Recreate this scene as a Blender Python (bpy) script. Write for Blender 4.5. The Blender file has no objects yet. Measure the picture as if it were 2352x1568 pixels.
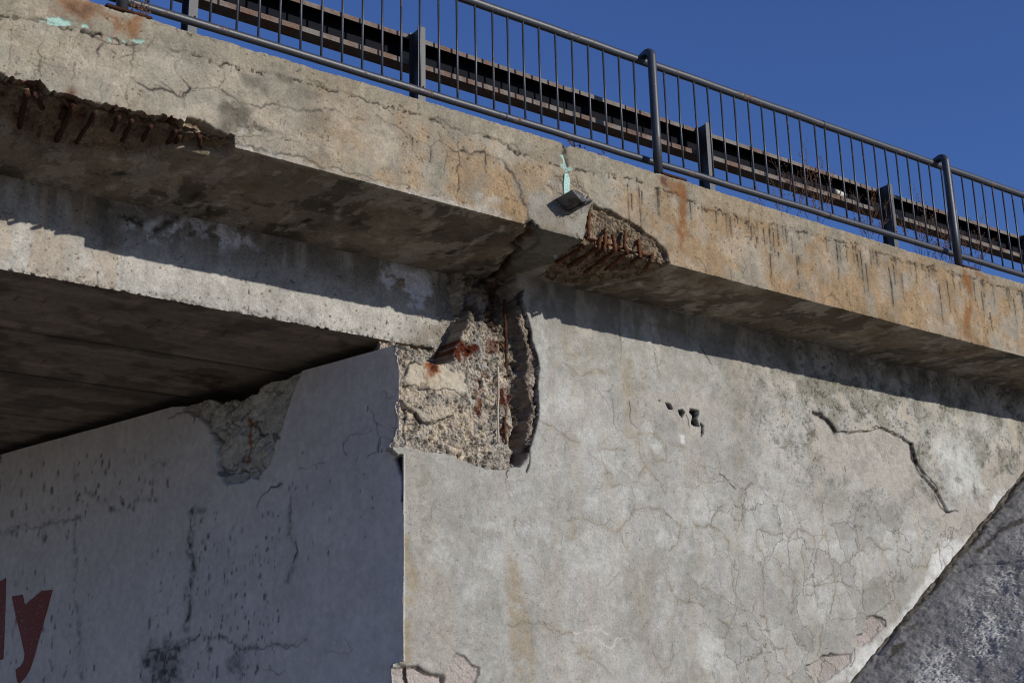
import bpy, bmesh, math, random
import numpy as np
from mathutils import Vector, Matrix
RES = 0.85
# ------------------------------------------------------------------ camera
CX, CY, F = 1176.0, 784.0, 3122.43          # photo measured in a 2352 x 1568 frame
XC = np.array([0.80915911, 0.15788028, 0.56598175])
YC = np.array([-0.58715656, 0.25422716, 0.76851528])
ZC = np.array([-0.02255452, -0.95417104, 0.29841067])
RW = np.array([XC, YC, ZC])
EYE = np.array([0., 0., 1.6])
scene = bpy.context.scene
cam_d = bpy.data.cameras.new('camera'); cam = bpy.data.objects.new('camera', cam_d)
scene.collection.objects.link(cam); scene.camera = cam
cam_d.sensor_width = 36; cam_d.lens = F / 2352 * 36; cam_d.clip_start = .1; cam_d.clip_end = 3000
m = Matrix.Identity(4)
for i in range(3):
    m[i][0] = RW[i, 0]; m[i][1] = -RW[i, 1]; m[i][2] = -RW[i, 2]; m[i][3] = EYE[i]
cam.matrix_world = m
# ------------------------------------------------------------------ light
SUN = np.array([-0.453, 1.0, -0.345]); SUN /= np.linalg.norm(SUN)
elev = math.asin(-SUN[2]); azim = math.atan2(-SUN[0], -SUN[1])
w = bpy.data.worlds.new('World'); scene.world = w; w.use_nodes = True
nt = w.node_tree; bg = nt.nodes['Background']
sky = nt.nodes.new('ShaderNodeTexSky'); sky.sky_type = 'NISHITA'; sky.sun_disc = False
sky.sun_elevation = elev; sky.sun_rotation = azim
sky.altitude = 400; sky.air_density = 1.0; sky.dust_density = 0.0; sky.ozone_density = 7.0
mx = nt.nodes.new('ShaderNodeMix'); mx.data_type = 'RGBA'; mx.blend_type = 'MULTIPLY'; mx.inputs[0].default_value = 1; mx.inputs[7].default_value = (1.04, .90, 1.08, 1)
nt.links.new(sky.outputs[0], mx.inputs[6]); nt.links.new(mx.outputs[2], bg.inputs[0]); bg.inputs[1].default_value = 0.115
sd = bpy.data.lights.new('sun', 'SUN'); sd.energy = 4.0; sd.angle = math.radians(.53); sd.color = (1, .965, .89)
so = bpy.data.objects.new('sun', sd); scene.collection.objects.link(so)
so.rotation_euler = Vector(SUN).to_track_quat('-Z', 'Y').to_euler(); so.location = (10, -20, 15)
vs = scene.view_settings; vs.view_transform = 'Standard'; vs.look = 'None'; vs.exposure = 0; vs.gamma = 1
scene.render.engine = 'CYCLES'; scene.cycles.filter_width = 1.1; scene.cycles.pixel_filter_type = 'BLACKMAN_HARRIS'
# ------------------------------------------------------------------ photo frames -> points
FR = dict(D=(0, 0, .84), A=(0, 0, 2.6133), B=(900, 0, 2.351), C=(1900, 100, 2.6133), G=(0, 1200, 2.138), Dd=(0, 500, 2.24),
          E=(1000, 500, 1.8444), Fr=(1900, 700, 2.6133), H=(1900, 1200, 2.351), I=(1400, 380, 3.92), J=(1050, 720, 2.6133),
          K=(0, 180, 3.618), L=(2380, 450, 4.612), M=(1700, 120, 3.92), N=(1450, 850, 3.136), O=(1050, 1270, 2.6133),
          Q=(450, 950, 3.36), W=(2500, 1180, 5.227), P5=(300, 0, 5.88), P1=(1100, 50, 6.273), P2=(1880, 300, 6.273))
def D(fr, pts):
    x0, y0, s = FR[fr]; p = np.array(pts, float).reshape(-1, 2)
    return (np.array([x0, y0]) + p / s) * .84
def ray(p):
    return np.column_stack([p[:, 0] - CX, p[:, 1] - CY, np.full(len(p), F)]) @ RW.T
def on_plane(p, P0, n):
    d = ray(p); n = np.array(n, float)
    return EYE + d * (((np.array(P0) - EYE) @ n) / (d @ n))[:, None]
def onY(p, y): return on_plane(p, (0, y, 0), (0, 1, 0))
def onZ(p, z): return on_plane(p, (0, 0, z), (0, 0, 1))
# ------------------------------------------------------------------ noise
_rng = np.random.RandomState(7)
TAB = _rng.rand(16, 256, 256).astype(np.float32)
def vn(u, v, f, seed):
    a = u * f + seed * 17.31; b = v * f + seed * 5.77
    ia = np.floor(a).astype(np.int32); ib = np.floor(b).astype(np.int32)
    fa = a - ia; fb = b - ib
    fa = fa * fa * (3 - 2 * fa); fb = fb * fb * (3 - 2 * fb)
    T = TAB[seed % 16]; i0 = ia & 255; i1 = (ia + 1) & 255; j0 = ib & 255; j1 = (ib + 1) & 255
    return (T[i0, j0] * (1 - fa) + T[i1, j0] * fa) * (1 - fb) + (T[i0, j1] * (1 - fa) + T[i1, j1] * fa) * fb
def fbm(u, v, f, seed, octv=5, gain=.55):
    s = 0; a = 1; t = 0
    for k in range(octv):
        s = s + a * vn(u, v, f * 2.03 ** k, seed + k); t += a; a *= gain
    return s / t
def sst(x, a, b):
    t = np.clip((x - a) / (b - a), 0, 1); return t * t * (3 - 2 * t)
def lin(r, g, b, k=1.0):
    c = np.array([r, g, b]) / 255.; return np.where(c < .04045, c / 12.92, ((c + .055) / 1.055) ** 2.4) * k
def fract_line(p, rnd, amp=.09, it=3):
    p = [np.array(q, float) for q in p]
    for _ in range(it):
        o = [p[0]]
        for a, b in zip(p[:-1], p[1:]):
            d = b - a; o.append((a + b) / 2 + np.array([-d[1], d[0]]) * rnd.normal(0, amp)); o.append(b)
        p = o
    return np.array(p)
# ------------------------------------------------------------------ weathered surface sheets
class Sheet:
    """a structured grid with albedo, depth into the surface and texture masks"""
    def __init__(s, us, vv, base):
        s.us = us; s.vs = vv; s.U, s.V = np.meshgrid(us, vv, indexing='ij')
        s.C = np.ones(s.U.shape + (3,)) * np.array(base); s.d = np.zeros(s.U.shape)
        s.rough = np.full(s.U.shape, .25); s.web = np.zeros(s.U.shape); s.pit = np.full(s.U.shape, .3)
        s.rnd = np.random.RandomState(3)
    def win(s, p, pad):
        lo = p.min(0) - pad; hi = p.max(0) + pad
        i0, i1 = np.searchsorted(s.us, [lo[0], hi[0]]); j0, j1 = np.searchsorted(s.vs, [lo[1], hi[1]])
        return slice(max(i0 - 1, 0), i1 + 1), slice(max(j0 - 1, 0), j1 + 1)
    def dist(s, p, pad):
        W = s.win(p, pad); U = s.U[W]; V = s.V[W]; dm = np.full(U.shape, 9.)
        for a, b in zip(p[:-1], p[1:]):
            lo = np.minimum(a, b) - pad; hi = np.maximum(a, b) + pad
            i0, i1 = np.searchsorted(s.us[W[0]], [lo[0], hi[0]]); j0, j1 = np.searchsorted(s.vs[W[1]], [lo[1], hi[1]])
            if i1 <= i0 or j1 <= j0: continue
            u = U[i0:i1, j0:j1]; v = V[i0:i1, j0:j1]; d = b - a; L = d @ d + 1e-12
            t = np.clip(((u - a[0]) * d[0] + (v - a[1]) * d[1]) / L, 0, 1)
            dm[i0:i1, j0:j1] = np.minimum(dm[i0:i1, j0:j1], np.hypot(u - a[0] - t * d[0], v - a[1] - t * d[1]))
        return W, dm
    def mix(s, W, col, m):
        s.C[W] = s.C[W] * (1 - m[..., None]) + np.array(col) * m[..., None]
    def crack(s, uv, wd=.006, a=.75, depth=.005, col=(.035, .03, .025), amp=.11, vary=.5, it=4):
        if len(uv) < 2: return
        if wd < .02 and amp > .025: wd = max(wd * .72, .0046); depth *= .45
        p = fract_line(uv, s.rnd, amp, it); W, dm = s.dist(p, wd * 4 + .02)
        n = 1 - vary * vn(s.U[W], s.V[W], 9., 4) * 1.4
        m_ = np.exp(-(dm / (wd * np.clip(n + .2, .3, 1.3))) ** 2) * np.clip(n + .15, .15, 1)
        s.mix(W, col, m_ * a); s.d[W] += depth * m_
    def halo(s, uv, wd, a, col, f=14):
        p = fract_line(uv, s.rnd, .05, 2) if len(uv) > 1 else uv; W, dm = s.dist(p, wd * 2.5)
        n = fbm(s.U[W], s.V[W], f, 9, 4)
        s.mix(W, col, np.clip(np.exp(-(dm / wd) ** 2) * a * np.clip((n - .3) * 3.2, 0, 1.3), 0, 1))
    def poly(s, uv, soft=.012, wob=.012, f=14, seed=2):
        p = np.array(uv); W = s.win(p, soft * 2 + wob * 2)
        wu = (fbm(s.U[W], s.V[W], f, seed, 4) - .5) * wob * 4; wv = (fbm(s.U[W], s.V[W], f, seed + 5, 4) - .5) * wob * 4
        U = s.U[W] + wu; V = s.V[W] + wv; ins = np.zeros(U.shape, bool); dm = np.full(U.shape, 9.)
        q = np.roll(p, -1, 0)
        for a, b in zip(p, q):
            c = (a[1] > V) != (b[1] > V)
            with np.errstate(divide='ignore', invalid='ignore'):
                ins ^= c & (U < (b[0] - a[0]) * (V - a[1]) / (b[1] - a[1] + 1e-12) + a[0])
            d = b - a; t = np.clip(((U - a[0]) * d[0] + (V - a[1]) * d[1]) / (d @ d + 1e-12), 0, 1)
            dm = np.minimum(dm, np.hypot(U - a[0] - t * d[0], V - a[1] - t * d[1]))
        sd = np.where(ins, dm, -dm); return W, sst(sd, -soft, soft)
    def stain(s, uv, col, a, soft=.05, wob=.03, f=8, seed=2, br=(.3, .6)):
        W, m_ = s.poly(uv, soft, wob, f, seed); n = fbm(s.U[W], s.V[W], 9, seed + 3, 5)
        s.mix(W, col, m_ * a * sst(n, *br))
    def blob(s, u, v, ru, rv, col, a, f=8, thr=(.35, .6), seed=1):
        W = s.win(np.array([[u - ru * 2, v - rv * 2], [u + ru * 2, v + rv * 2]]), .0)
        U = s.U[W]; V = s.V[W]
        if U.size == 0: return
        r = np.hypot((U - u) / ru, (V - v) / rv) + (fbm(U, V, f, seed, 4) - .5) * 1.1
        s.mix(W, col, a * (1 - sst(r, .35, 1.25)) * (.5 + .5 * sst(fbm(U, V, f * 3, seed + 2, 4), *thr)))
    def drip(s, uv, w, a):
        (u0, v0), (u1, v1) = uv; v1 = max(v1, v0 + .02); L = v1 - v0; W = s.win(np.array([(u0 - w * 9, v0 - .01), (u0 + w * 9, v1 + .06)]), .0)
        U = s.U[W]; V = s.V[W]
        if U.size == 0: return
        q = (V - v0) / L; x = U - u0 - (fbm(V, V * 0, 9, int(u0 * 37) % 9, 3) - .5) * .012
        fade = sst(q, -.06, .03) * (1 - .55 * np.clip(q, 0, 1)) * (1 - sst(q, .9, 1.06)); n = fbm(U, V, 26, 3, 3)
        m_ = np.exp(-(x / (w * (.65 + .5 * n))) ** 2) * fade * sst(n, .28, .5); wide = np.exp(-(x / (w * 4.5)) ** 2) * fade * .32
        s.mix(W, np.array((.10, .085, .06)), wide); s.mix(W, np.array((.012, .011, .009)), np.clip(m_ * a * 1.25, 0, 1))
        W2 = W; e = np.exp(-(((U - u0) / (w * 1.3)) ** 2 + ((V - v1) / (w * 2.2)) ** 2)); s.mix(W2, np.array((.02, .018, .014)), e * a * .7 * (n > .45))
    def tint(s, k): s.C *= k[..., None]
    def pits(s, f, thr, a, dep, where, seed=3, col=(.03, .027, .022)):
        n = fbm(s.U, s.V, f, seed, 2, .5); m_ = sst(n, thr, thr + .05) * where
        s.C = s.C * (1 - a * m_[..., None]) + np.array(col) * a * m_[..., None]; s.d += dep * m_
    def ticks(s, n, box, L, wd, a, seed, ang=None):
        R = np.random.RandomState(seed)
        for _ in range(n):
            u = R.uniform(box[0], box[1]); v = R.uniform(box[2], box[3]); th = R.uniform(0, 6.28) if ang is None else ang + R.normal(0, .35); q = [(u, v)]
            for k in range(R.randint(2, 5)):
                l_ = R.uniform(*L) / 3; th += R.normal(0, .55); q.append((q[-1][0] + l_ * math.cos(th), q[-1][1] + l_ * math.sin(th)))
            s.crack(np.array(q), wd * R.uniform(.7, 1.3), a * R.uniform(.4, 1), .002, amp=.14, vary=.6, it=2)
def build_sheet(name, parent, mat, P, S, flip=False, sl=None):
    """P (n,m,3) vertex positions"""
    C, R_, W_, Pi = S.C, S.rough, S.web, S.pit
    if sl is not None: P = P[sl]; C = C[sl]; R_ = R_[sl]; W_ = W_[sl]; Pi = Pi[sl]
    n, mm = P.shape[:2]; me = bpy.data.meshes.new(name)
    me.vertices.add(n * mm); me.vertices.foreach_set('co', P.reshape(-1).astype(np.float32))
    idx = np.arange(n * mm, dtype=np.int32).reshape(n, mm)
    q = np.stack([idx[:-1, :-1], idx[1:, :-1], idx[1:, 1:], idx[:-1, 1:]], -1).reshape(-1, 4)
    if flip: q = q[:, ::-1]
    nf = len(q); me.loops.add(nf * 4); me.loops.foreach_set('vertex_index', q.reshape(-1).copy())
    me.polygons.add(nf); me.polygons.foreach_set('loop_start', np.arange(0, nf * 4, 4, dtype=np.int32))
    me.polygons.foreach_set('use_smooth', np.ones(nf, bool))
    me.update(calc_edges=True)
    a = me.color_attributes.new('Col', 'FLOAT_COLOR', 'POINT')
    a.data.foreach_set('color', np.concatenate([np.clip(C, .004, .9).reshape(-1, 3), np.ones((n * mm, 1))], 1).astype(np.float32).reshape(-1))
    a = me.color_attributes.new('Msk', 'FLOAT_COLOR', 'POINT')
    a.data.foreach_set('color', np.stack([R_.ravel(), W_.ravel(), Pi.ravel(), np.ones(n * mm)], 1).astype(np.float32).reshape(-1))
    me.materials.append(mat)
    return link(name, me, parent)
# ------------------------------------------------------------------ object helpers
COL = scene.collection
def link(name, me, parent=None):
    o = bpy.data.objects.new(name, me); COL.objects.link(o)
    if parent is not None:
        o.parent = parent; base = world_loc(parent); o.location = -Vector(base)
    return o
def world_loc(o):
    v = Vector(o.location); p = o.parent
    while p is not None: v += Vector(p.location); p = p.parent
    return v
def empty(name, loc, label, cat, group=None):
    o = bpy.data.objects.new(name, None); COL.objects.link(o); o.location = loc; o.empty_display_size = .2
    o['label'] = label; o['category'] = cat
    if group: o['group'] = group
    return o
def bm_obj(name, bm, mat, parent=None, smooth=True):
    me = bpy.data.meshes.new(name); bmesh.ops.recalc_face_normals(bm, faces=bm.faces); bm.to_mesh(me); bm.free()
    if smooth:
        for p in me.polygons: p.use_smooth = True
    me.materials.append(mat); return link(name, me, parent)
def tube(bm, pts, r, seg=12, cap=True, rs=None):
    pts = [Vector(p) for p in pts]; rings = []; N = None
    for i, p in enumerate(pts):
        t = (pts[min(i + 1, len(pts) - 1)] - pts[max(i - 1, 0)]).normalized()
        if N is None:
            N = t.cross(Vector((0, 0, 1)))
            if N.length < .1: N = t.cross(Vector((1, 0, 0)))
            N.normalize()
        else: N = (N - t * N.dot(t)).normalized()
        B = t.cross(N); rr = rs[i] if rs else r
        rings.append([bm.verts.new(p + (N * math.cos(a) + B * math.sin(a)) * rr) for a in [2 * math.pi * k / seg for k in range(seg)]])
    for a, b in zip(rings[:-1], rings[1:]):
        for k in range(seg): bm.faces.new((a[k], a[(k + 1) % seg], b[(k + 1) % seg], b[k]))
    if cap: bm.faces.new(rings[0][::-1]); bm.faces.new(rings[-1])
def box(bm, lo, hi, bev=0):
    r = bmesh.ops.create_cube(bm, size=1); vv = r['verts']
    for v in vv:
        for k in range(3): v.co[k] = lo[k] + (v.co[k] + .5) * (hi[k] - lo[k])
    if bev:
        es = list({e for v in vv for e in v.link_edges}); bmesh.ops.bevel(bm, geom=es, offset=bev, segments=2, affect='EDGES')
def prism(bm, prof, axis, a, b):
    """extrude closed 2D profile along axis 0(x) or 1(y)"""
    def P(q, t): return (t, q[0], q[1]) if axis == 0 else (q[0], t, q[1])
    A = [bm.verts.new(P(q, a)) for q in prof]; B = [bm.verts.new(P(q, b)) for q in prof]; n = len(prof)
    for k in range(n): bm.faces.new((A[k], A[(k + 1) % n], B[(k + 1) % n], B[k]))
    bm.faces.new(A[::-1]); bm.faces.new(B)
# ------------------------------------------------------------------ materials
class NT:
    def __init__(s, name):
        s.m = bpy.data.materials.new(name); s.m.use_nodes = True; s.t = s.m.node_tree
        s.b = s.t.nodes['Principled BSDF']; s.co = s.n('ShaderNodeTexCoord')
    def n(s, k, **kw):
        x = s.t.nodes.new(k)
        for a, b in kw.items(): setattr(x, a, b)
        return x
    def l(s, a, b): s.t.links.new(a, b)
    def val(s, sock, v):
        if hasattr(v, 'is_linked') or hasattr(v, 'links'): s.l(v, sock)
        else: sock.default_value = v
    def math(s, op, a, b=0., c=None, clamp=False):
        x = s.n('ShaderNodeMath', operation=op, use_clamp=clamp); s.val(x.inputs[0], a); s.val(x.inputs[1], b)
        if c is not None: s.val(x.inputs[2], c)
        return x.outputs[0]
    def noise(s, sc, det=4, ro=.6, dist=0, vec=None):
        x = s.n('ShaderNodeTexNoise'); x.inputs['Scale'].default_value = sc; x.inputs['Detail'].default_value = det
        x.inputs['Roughness'].default_value = ro; x.inputs['Distortion'].default_value = dist
        s.l(vec or s.co.outputs['Object'], x.inputs['Vector']); return x
    def ramp(s, f, a, b, lo=0., hi=1.):
        x = s.n('ShaderNodeMapRange', interpolation_type='SMOOTHSTEP'); s.l(f, x.inputs[0])
        for i, v in zip((1, 2, 3, 4), (a, b, lo, hi)): x.inputs[i].default_value = v
        return x.outputs[0]
    def mixc(s, f, a, b, mode='MIX'):
        x = s.n('ShaderNodeMix', data_type='RGBA', blend_type=mode); s.val(x.inputs[0], f); s.val(x.inputs[6], a); s.val(x.inputs[7], b)
        return x.outputs[2]
def concrete(name, web_scale=3.2, rough=.93, bump=1.0, var=1.0):
    t = NT(name); col = t.n('ShaderNodeVertexColor', layer_name='Col').outputs[0]
    sep = t.n('ShaderNodeSeparateColor'); t.l(t.n('ShaderNodeVertexColor', layer_name='Msk').outputs[0], sep.inputs[0])
    R_, G_, B_ = sep.outputs[0], sep.outputs[1], sep.outputs[2]
    n1 = t.noise(55, 8, .72).outputs[0]; n2 = t.noise(14, 5, .6, .4).outputs[0]; n3 = t.noise(260, 3, .6).outputs[0]
    c = t.mixc(1., col, t.ramp(n1, .28, .72, 1 - .22 * var, 1 + .17 * var), 'MULTIPLY')
    c = t.mixc(1., c, t.ramp(n2, .3, .7, .9, 1.08), 'MULTIPLY')
    c = t.mixc(1., c, t.ramp(n3, .3, .7, 1 - .07 * var, 1 + .06 * var), 'MULTIPLY')
    for sc, a, b, k in ((2.3, .50, .53, 1 - .09 * var), (5.5, .535, .56, 1 + .07 * var), (13, .57, .59, 1 - .12 * var)):
        q = t.noise(sc, 8, .7, .5).outputs[0]; c = t.mixc(1., c, t.ramp(q, a, b, 1, k), 'MULTIPLY')
    # pits and dark grains
    v = t.n('ShaderNodeTexVoronoi'); v.inputs['Scale'].default_value = 62; t.l(t.co.outputs['Object'], v.inputs['Vector'])
    pit = t.math('MULTIPLY', t.ramp(v.outputs['Distance'], .10, .24, 1, 0), t.ramp(t.noise(9, 3).outputs[0], .47, .62))
    pit = t.math('MULTIPLY', pit, B_, clamp=True)
    c = t.mixc(t.math('MULTIPLY', pit, .75), c, (.03, .027, .022, 1))
    # hairline craquelure
    wv = t.n('ShaderNodeVectorMath', operation='MULTIPLY_ADD'); nn = t.noise(5, 5, .65)
    t.l(nn.outputs['Color'], wv.inputs[0]); wv.inputs[1].default_value = (.28, .28, .28); t.l(t.co.outputs['Object'], wv.inputs[2])
    vo = t.n('ShaderNodeTexVoronoi', feature='DISTANCE_TO_EDGE'); vo.inputs['Scale'].default_value = web_scale; t.l(wv.outputs[0], vo.inputs['Vector'])
    vc = t.n('ShaderNodeTexVoronoi'); vc.inputs['Scale'].default_value = web_scale; t.l(wv.outputs[0], vc.inputs['Vector'])
    sc_ = t.n('ShaderNodeSeparateColor'); t.l(vc.outputs['Color'], sc_.inputs[0])
    c = t.mixc(t.math('MULTIPLY', G_, .8, clamp=True), c, t.mixc(1., c, t.ramp(sc_.outputs[0], 0, 1, .84, 1.12), 'MULTIPLY'))
    ln = t.math('MULTIPLY', t.ramp(vo.outputs['Distance'], .003, .014, 1, 0), G_)
    ln = t.math('MULTIPLY', ln, t.ramp(t.noise(2.2, 3).outputs[0], .38, .52), clamp=True)
    c = t.mixc(t.math('MULTIPLY', ln, .62), c, (.09, .075, .05, 1))
    t.l(c, t.b.inputs['Base Color']); t.b.inputs['Roughness'].default_value = rough
    t.b.inputs['Specular IOR Level'].default_value = .25
    # relief
    v2 = t.n('ShaderNodeTexVoronoi', feature='SMOOTH_F1'); v2.inputs['Scale'].default_value = 48; t.l(t.co.outputs['Object'], v2.inputs['Vector'])
    h = t.math('ADD', t.math('MULTIPLY', n1, .6), t.math('MULTIPLY', n3, .25))
    h = t.math('ADD', h, t.math('MULTIPLY', t.math('MULTIPLY', v2.outputs['Distance'], -1.1), R_))
    h = t.math('SUBTRACT', h, t.math('MULTIPLY', pit, .9)); h = t.math('SUBTRACT', h, t.math('MULTIPLY', ln, .7))
    b = t.n('ShaderNodeBump'); b.inputs['Distance'].default_value = .020 * bump
    t.l(t.math('MULTIPLY_ADD', R_, .75, .38), b.inputs['Strength']); t.l(h, b.inputs['Height']); t.l(b.outputs[0], t.b.inputs['Normal'])
    return t.m
def metal(name, base, rust, thr=(.5, .64), rough=.45, met=.0, sc=9, spec=.5, bumpd=.002):
    t = NT(name); n = t.noise(sc, 7, .68, .3).outputs[0]; n2 = t.noise(70, 5, .7).outputs[0]
    f = t.ramp(t.math('ADD', t.math('MULTIPLY', n, .8), t.math('MULTIPLY', n2, .2)), *thr)
    bc = t.mixc(t.ramp(n2, .3, .7), tuple(x * .75 for x in base) + (1,), tuple(x * 1.25 for x in base) + (1,))
    rc = t.mixc(t.ramp(n2, .35, .65), tuple(x * .55 for x in rust) + (1,), tuple(min(x * 1.4, 1) for x in rust) + (1,))
    t.l(t.mixc(f, bc, rc), t.b.inputs['Base Color']); t.l(t.ramp(f, 0, 1, rough, .9), t.b.inputs['Roughness'])
    t.b.inputs['Specular IOR Level'].default_value = spec; t.b.inputs['Metallic'].default_value = met
    b = t.n('ShaderNodeBump'); b.inputs['Distance'].default_value = bumpd; b.inputs['Strength'].default_value = .6
    t.l(t.math('ADD', n2, t.math('MULTIPLY', f, .4)), b.inputs['Height']); t.l(b.outputs[0], t.b.inputs['Normal'])
    return t.m
M_con = concrete('weathered_concrete'); M_wall = concrete('rendered_wall', 2.6, var=.7); M_paint = concrete('painted_wall', 1.6, .8, .3, var=.3)
M_sof = concrete('soffit_concrete', 1.2, .95, .5)
M_pipe = metal('grey_paint_pipe', (.034, .036, .044), (.10, .05, .028), (.555, .66), .45, spec=.55)
M_gpost = metal('grey_paint_post', (.034, .034, .037), (.03, .03, .035), (.62, .68), .5)
M_grail = metal('rusty_rail_steel', (.13, .11, .09), (.13, .075, .05), (.42, .6), .7, sc=4)
M_gweb = metal('black_rail_web', (.004, .0045, .008), (.015, .01, .008), (.62, .75), .75, spec=.1)
M_rust = metal('rust', (.11, .045, .02), (.05, .02, .012), (.45, .6), .9, spec=.1, sc=20, bumpd=.006)
M_rustd = metal('dark_rust', (.045, .022, .014), (.09, .035, .015), (.5, .65), .9, spec=.1, sc=20, bumpd=.006)
M_wire = metal('pale_wire', (.38, .33, .25), (.16, .08, .04), (.58, .7), .8)
M_alu = metal('grey_profile', (.15, .15, .155), (.07, .06, .045), (.45, .6), .6, met=.2)
M_foam = metal('mint_foam', (.33, .49, .42), (.2, .3, .25), (.6, .75), .9)
M_red = metal('red_lettering', (.20, .034, .010), (.34, .30, .28), (.585, .62), .7, sc=34)
M_weed = metal('dry_weed', (.13, .06, .035), (.2, .11, .05), (.45, .6), .9)
M_refl = metal('pale_reflector', (.62, .58, .45), (.3, .25, .16), (.6, .7), .5)
# ------------------------------------------------------------------ main dimensions
YF, YW, YG = 8.0, 8.98, 9.28              # fascia, wing wall, girder face
ZS, ZG = 5.704, 5.0                        # overhang soffit, girder soffit
HF = .815
tp = onY(D('D', [(338, 42), (756, 166), (1299, 330), (1596, 423), (2126, 588), (2352, 651)]), YF)
bp = onY(D('D', [(545, 340), (1215, 518), (1596, 622), (2352, 819)]), YF)
def ZT(x): return np.interp(x, tp[:, 0], tp[:, 2])
def ZB(x): return np.interp(x, bp[:, 0], bp[:, 2])
def steps(a, b, d0, grow=0., x0=2.):
    o = [a]
    while o[-1] < b: o.append(o[-1] + d0 * RES * (1 + grow * max(o[-1] - x0, 0)))
    return np.array(o)
C0X = 5.525
XJ = float(onY(D('D', [(1301, 360)]), YF)[0, 0])
# ------------------------------------------------------------------ things
span = empty('bridge_span', (2, 9.5, 6.5), 'weathered concrete bridge span at the upper left, its overhanging edge spalled, soffit dark', 'bridge')
abut = empty('bridge_abutment', (8, 9, 0), 'cracked concrete abutment and wing wall filling the lower right under the tan edge beam', 'abutment')

# ================= edge beam (front face + soffit of the overhang)
us = np.concatenate([np.arange(-3, 1.7, .08), steps(1.7, 14.9, .0072, .07), np.arange(15, 21, .1)])
vv = np.concatenate([np.array([-.9, -.4, -.15, -.06, -.02]), np.arange(0, HF - .004, .0078 * RES), [HF], np.arange(HF + .008, HF + 1.36, .0105 * RES)])
S = Sheet(us, vv, lin(160, 148, 128, .85)); U, V = S.U, S.V
def ff(fr, pts):                            # front-face trace
    p = onY(D(fr, pts), YF); zt = ZT(p[:, 0]); zb = ZB(p[:, 0]); return np.column_stack([p[:, 0], (zt - p[:, 2]) / (zt - zb) * HF])
def fs(fr, pts, z=ZS):                      # soffit trace
    p = onZ(D(fr, pts), z); return np.column_stack([p[:, 0], HF + p[:, 1] - YF])
front = V < HF
# colour layers
n_big = fbm(U, V, 1.6, 1, 5); n_mid = fbm(U, V, 5, 3, 5); n_str = fbm(U * 6, V * .6, 2.4, 5, 5); n_sm = fbm(U, V, 22, 6, 5)
warm = np.interp(us, [2, 4.0, 4.4, 6.0, 6.4, 6.9, 7.15, 7.6, 12, 15], [.28, .3, .6, .82, .5, .25, .75, 1.0, 1.0, .8])[:, None] * np.ones_like(V)
warm = np.clip(warm * (.35 + 1.15 * sst(n_mid * .5 + n_big * .5, .32, .62)), 0, 1.15)
cap = np.interp(us, *np.array([(p[0], p[1]) for p in np.vstack([ff('A', [(0, 100), (330, 150), (880, 290), (1310, 360), (1560, 440), (1800, 490), (2352, 625)]),
      ff('B', [(640, 760), (830, 830), (1080, 890), (1230, 985), (1560, 1085), (1880, 1130), (2130, 1200), (2352, 1300)]),
      ff('C', [(300, 1290), (600, 1340), (850, 1400), (1100, 1470), (1400, 1560)]), ff('L', [(650, 1240), (1000, 1340), (1400, 1450), (1937, 1600)])])]).T)
capd = V - (cap[:, None] + (fbm(U, V, 9, 8, 4) - .5) * .07)
capm = 1 - sst(capd, -.012, .012)
greyc = lin(160, 155, 139, .86); tan = lin(164, 141, 111, .77); pink = lin(168, 156, 137, .84)
C = greyc * (1 - warm[..., None]) + tan * warm[..., None]
pk = sst(fbm(U, V, 3.1, 11, 4), .52, .66)[..., None] * .55; C = C * (1 - pk) + pink * pk
C = C * (1 - .55 * capm[..., None]) + .55 * capm[..., None] * lin(148, 138, 118, .85)
C = C * (.72 + .56 * np.clip(n_mid, .1, .9))[..., None] * (.86 + .28 * n_str)[..., None] * (.88 + .24 * n_sm)[..., None]
sof = lin(140, 128, 110, .95) * (.45 + 1.1 * fbm(U + .25 * V, V * .5, 2.0, 4, 5))[..., None] * (.8 + .4 * n_sm)[..., None]
pq = fbm(U + .3 * n_mid, V * .7 + .3 * n_big, 3.2, 13, 7, .62); sof = sof * (1 - .5 * sst(pq, .50, .53) * sst(fbm(U, V, 1.2, 5, 4), .35, .6))[..., None]
pq = fbm(U, V * .6, 4.5, 2, 7, .62)[..., None]; sof = sof + (lin(176, 168, 152, .95) - sof) * .55 * sst(pq, .56, .585)
S.C = np.where(front[..., None], C, sof)
S.d += (n_mid - .5) * .012 + (n_sm - .5) * .0045
S.d[:, V[0] < 0] = 0
S.d += -.006 * capm * front
S.pit[:] = .25 + .5 * (warm < .5); S.web[:] = np.where(front, .15, .7)
S.rough[:] = .2 + .25 * sst(n_mid, .5, .7)
# ragged underside of cap: dark broken line with shadow pockets painted in, stronger to the right
cj = capd + (fbm(U, V, 30, 8, 3) - .5) * .05
msk = np.exp(-((cj - .008) / .0085) ** 2) * front * sst(fbm(U * 1.3, V, 11, 12, 5), .46, .56)
msk = np.maximum(msk, .8 * np.exp(-((cj - .04) / .007) ** 2) * front * sst(fbm(U, V, 15, 3, 5), .55, .62) * sst(U, 7.2, 8))
S.C = S.C * (1 - .93 * msk[..., None]); S.d += msk * .008
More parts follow.
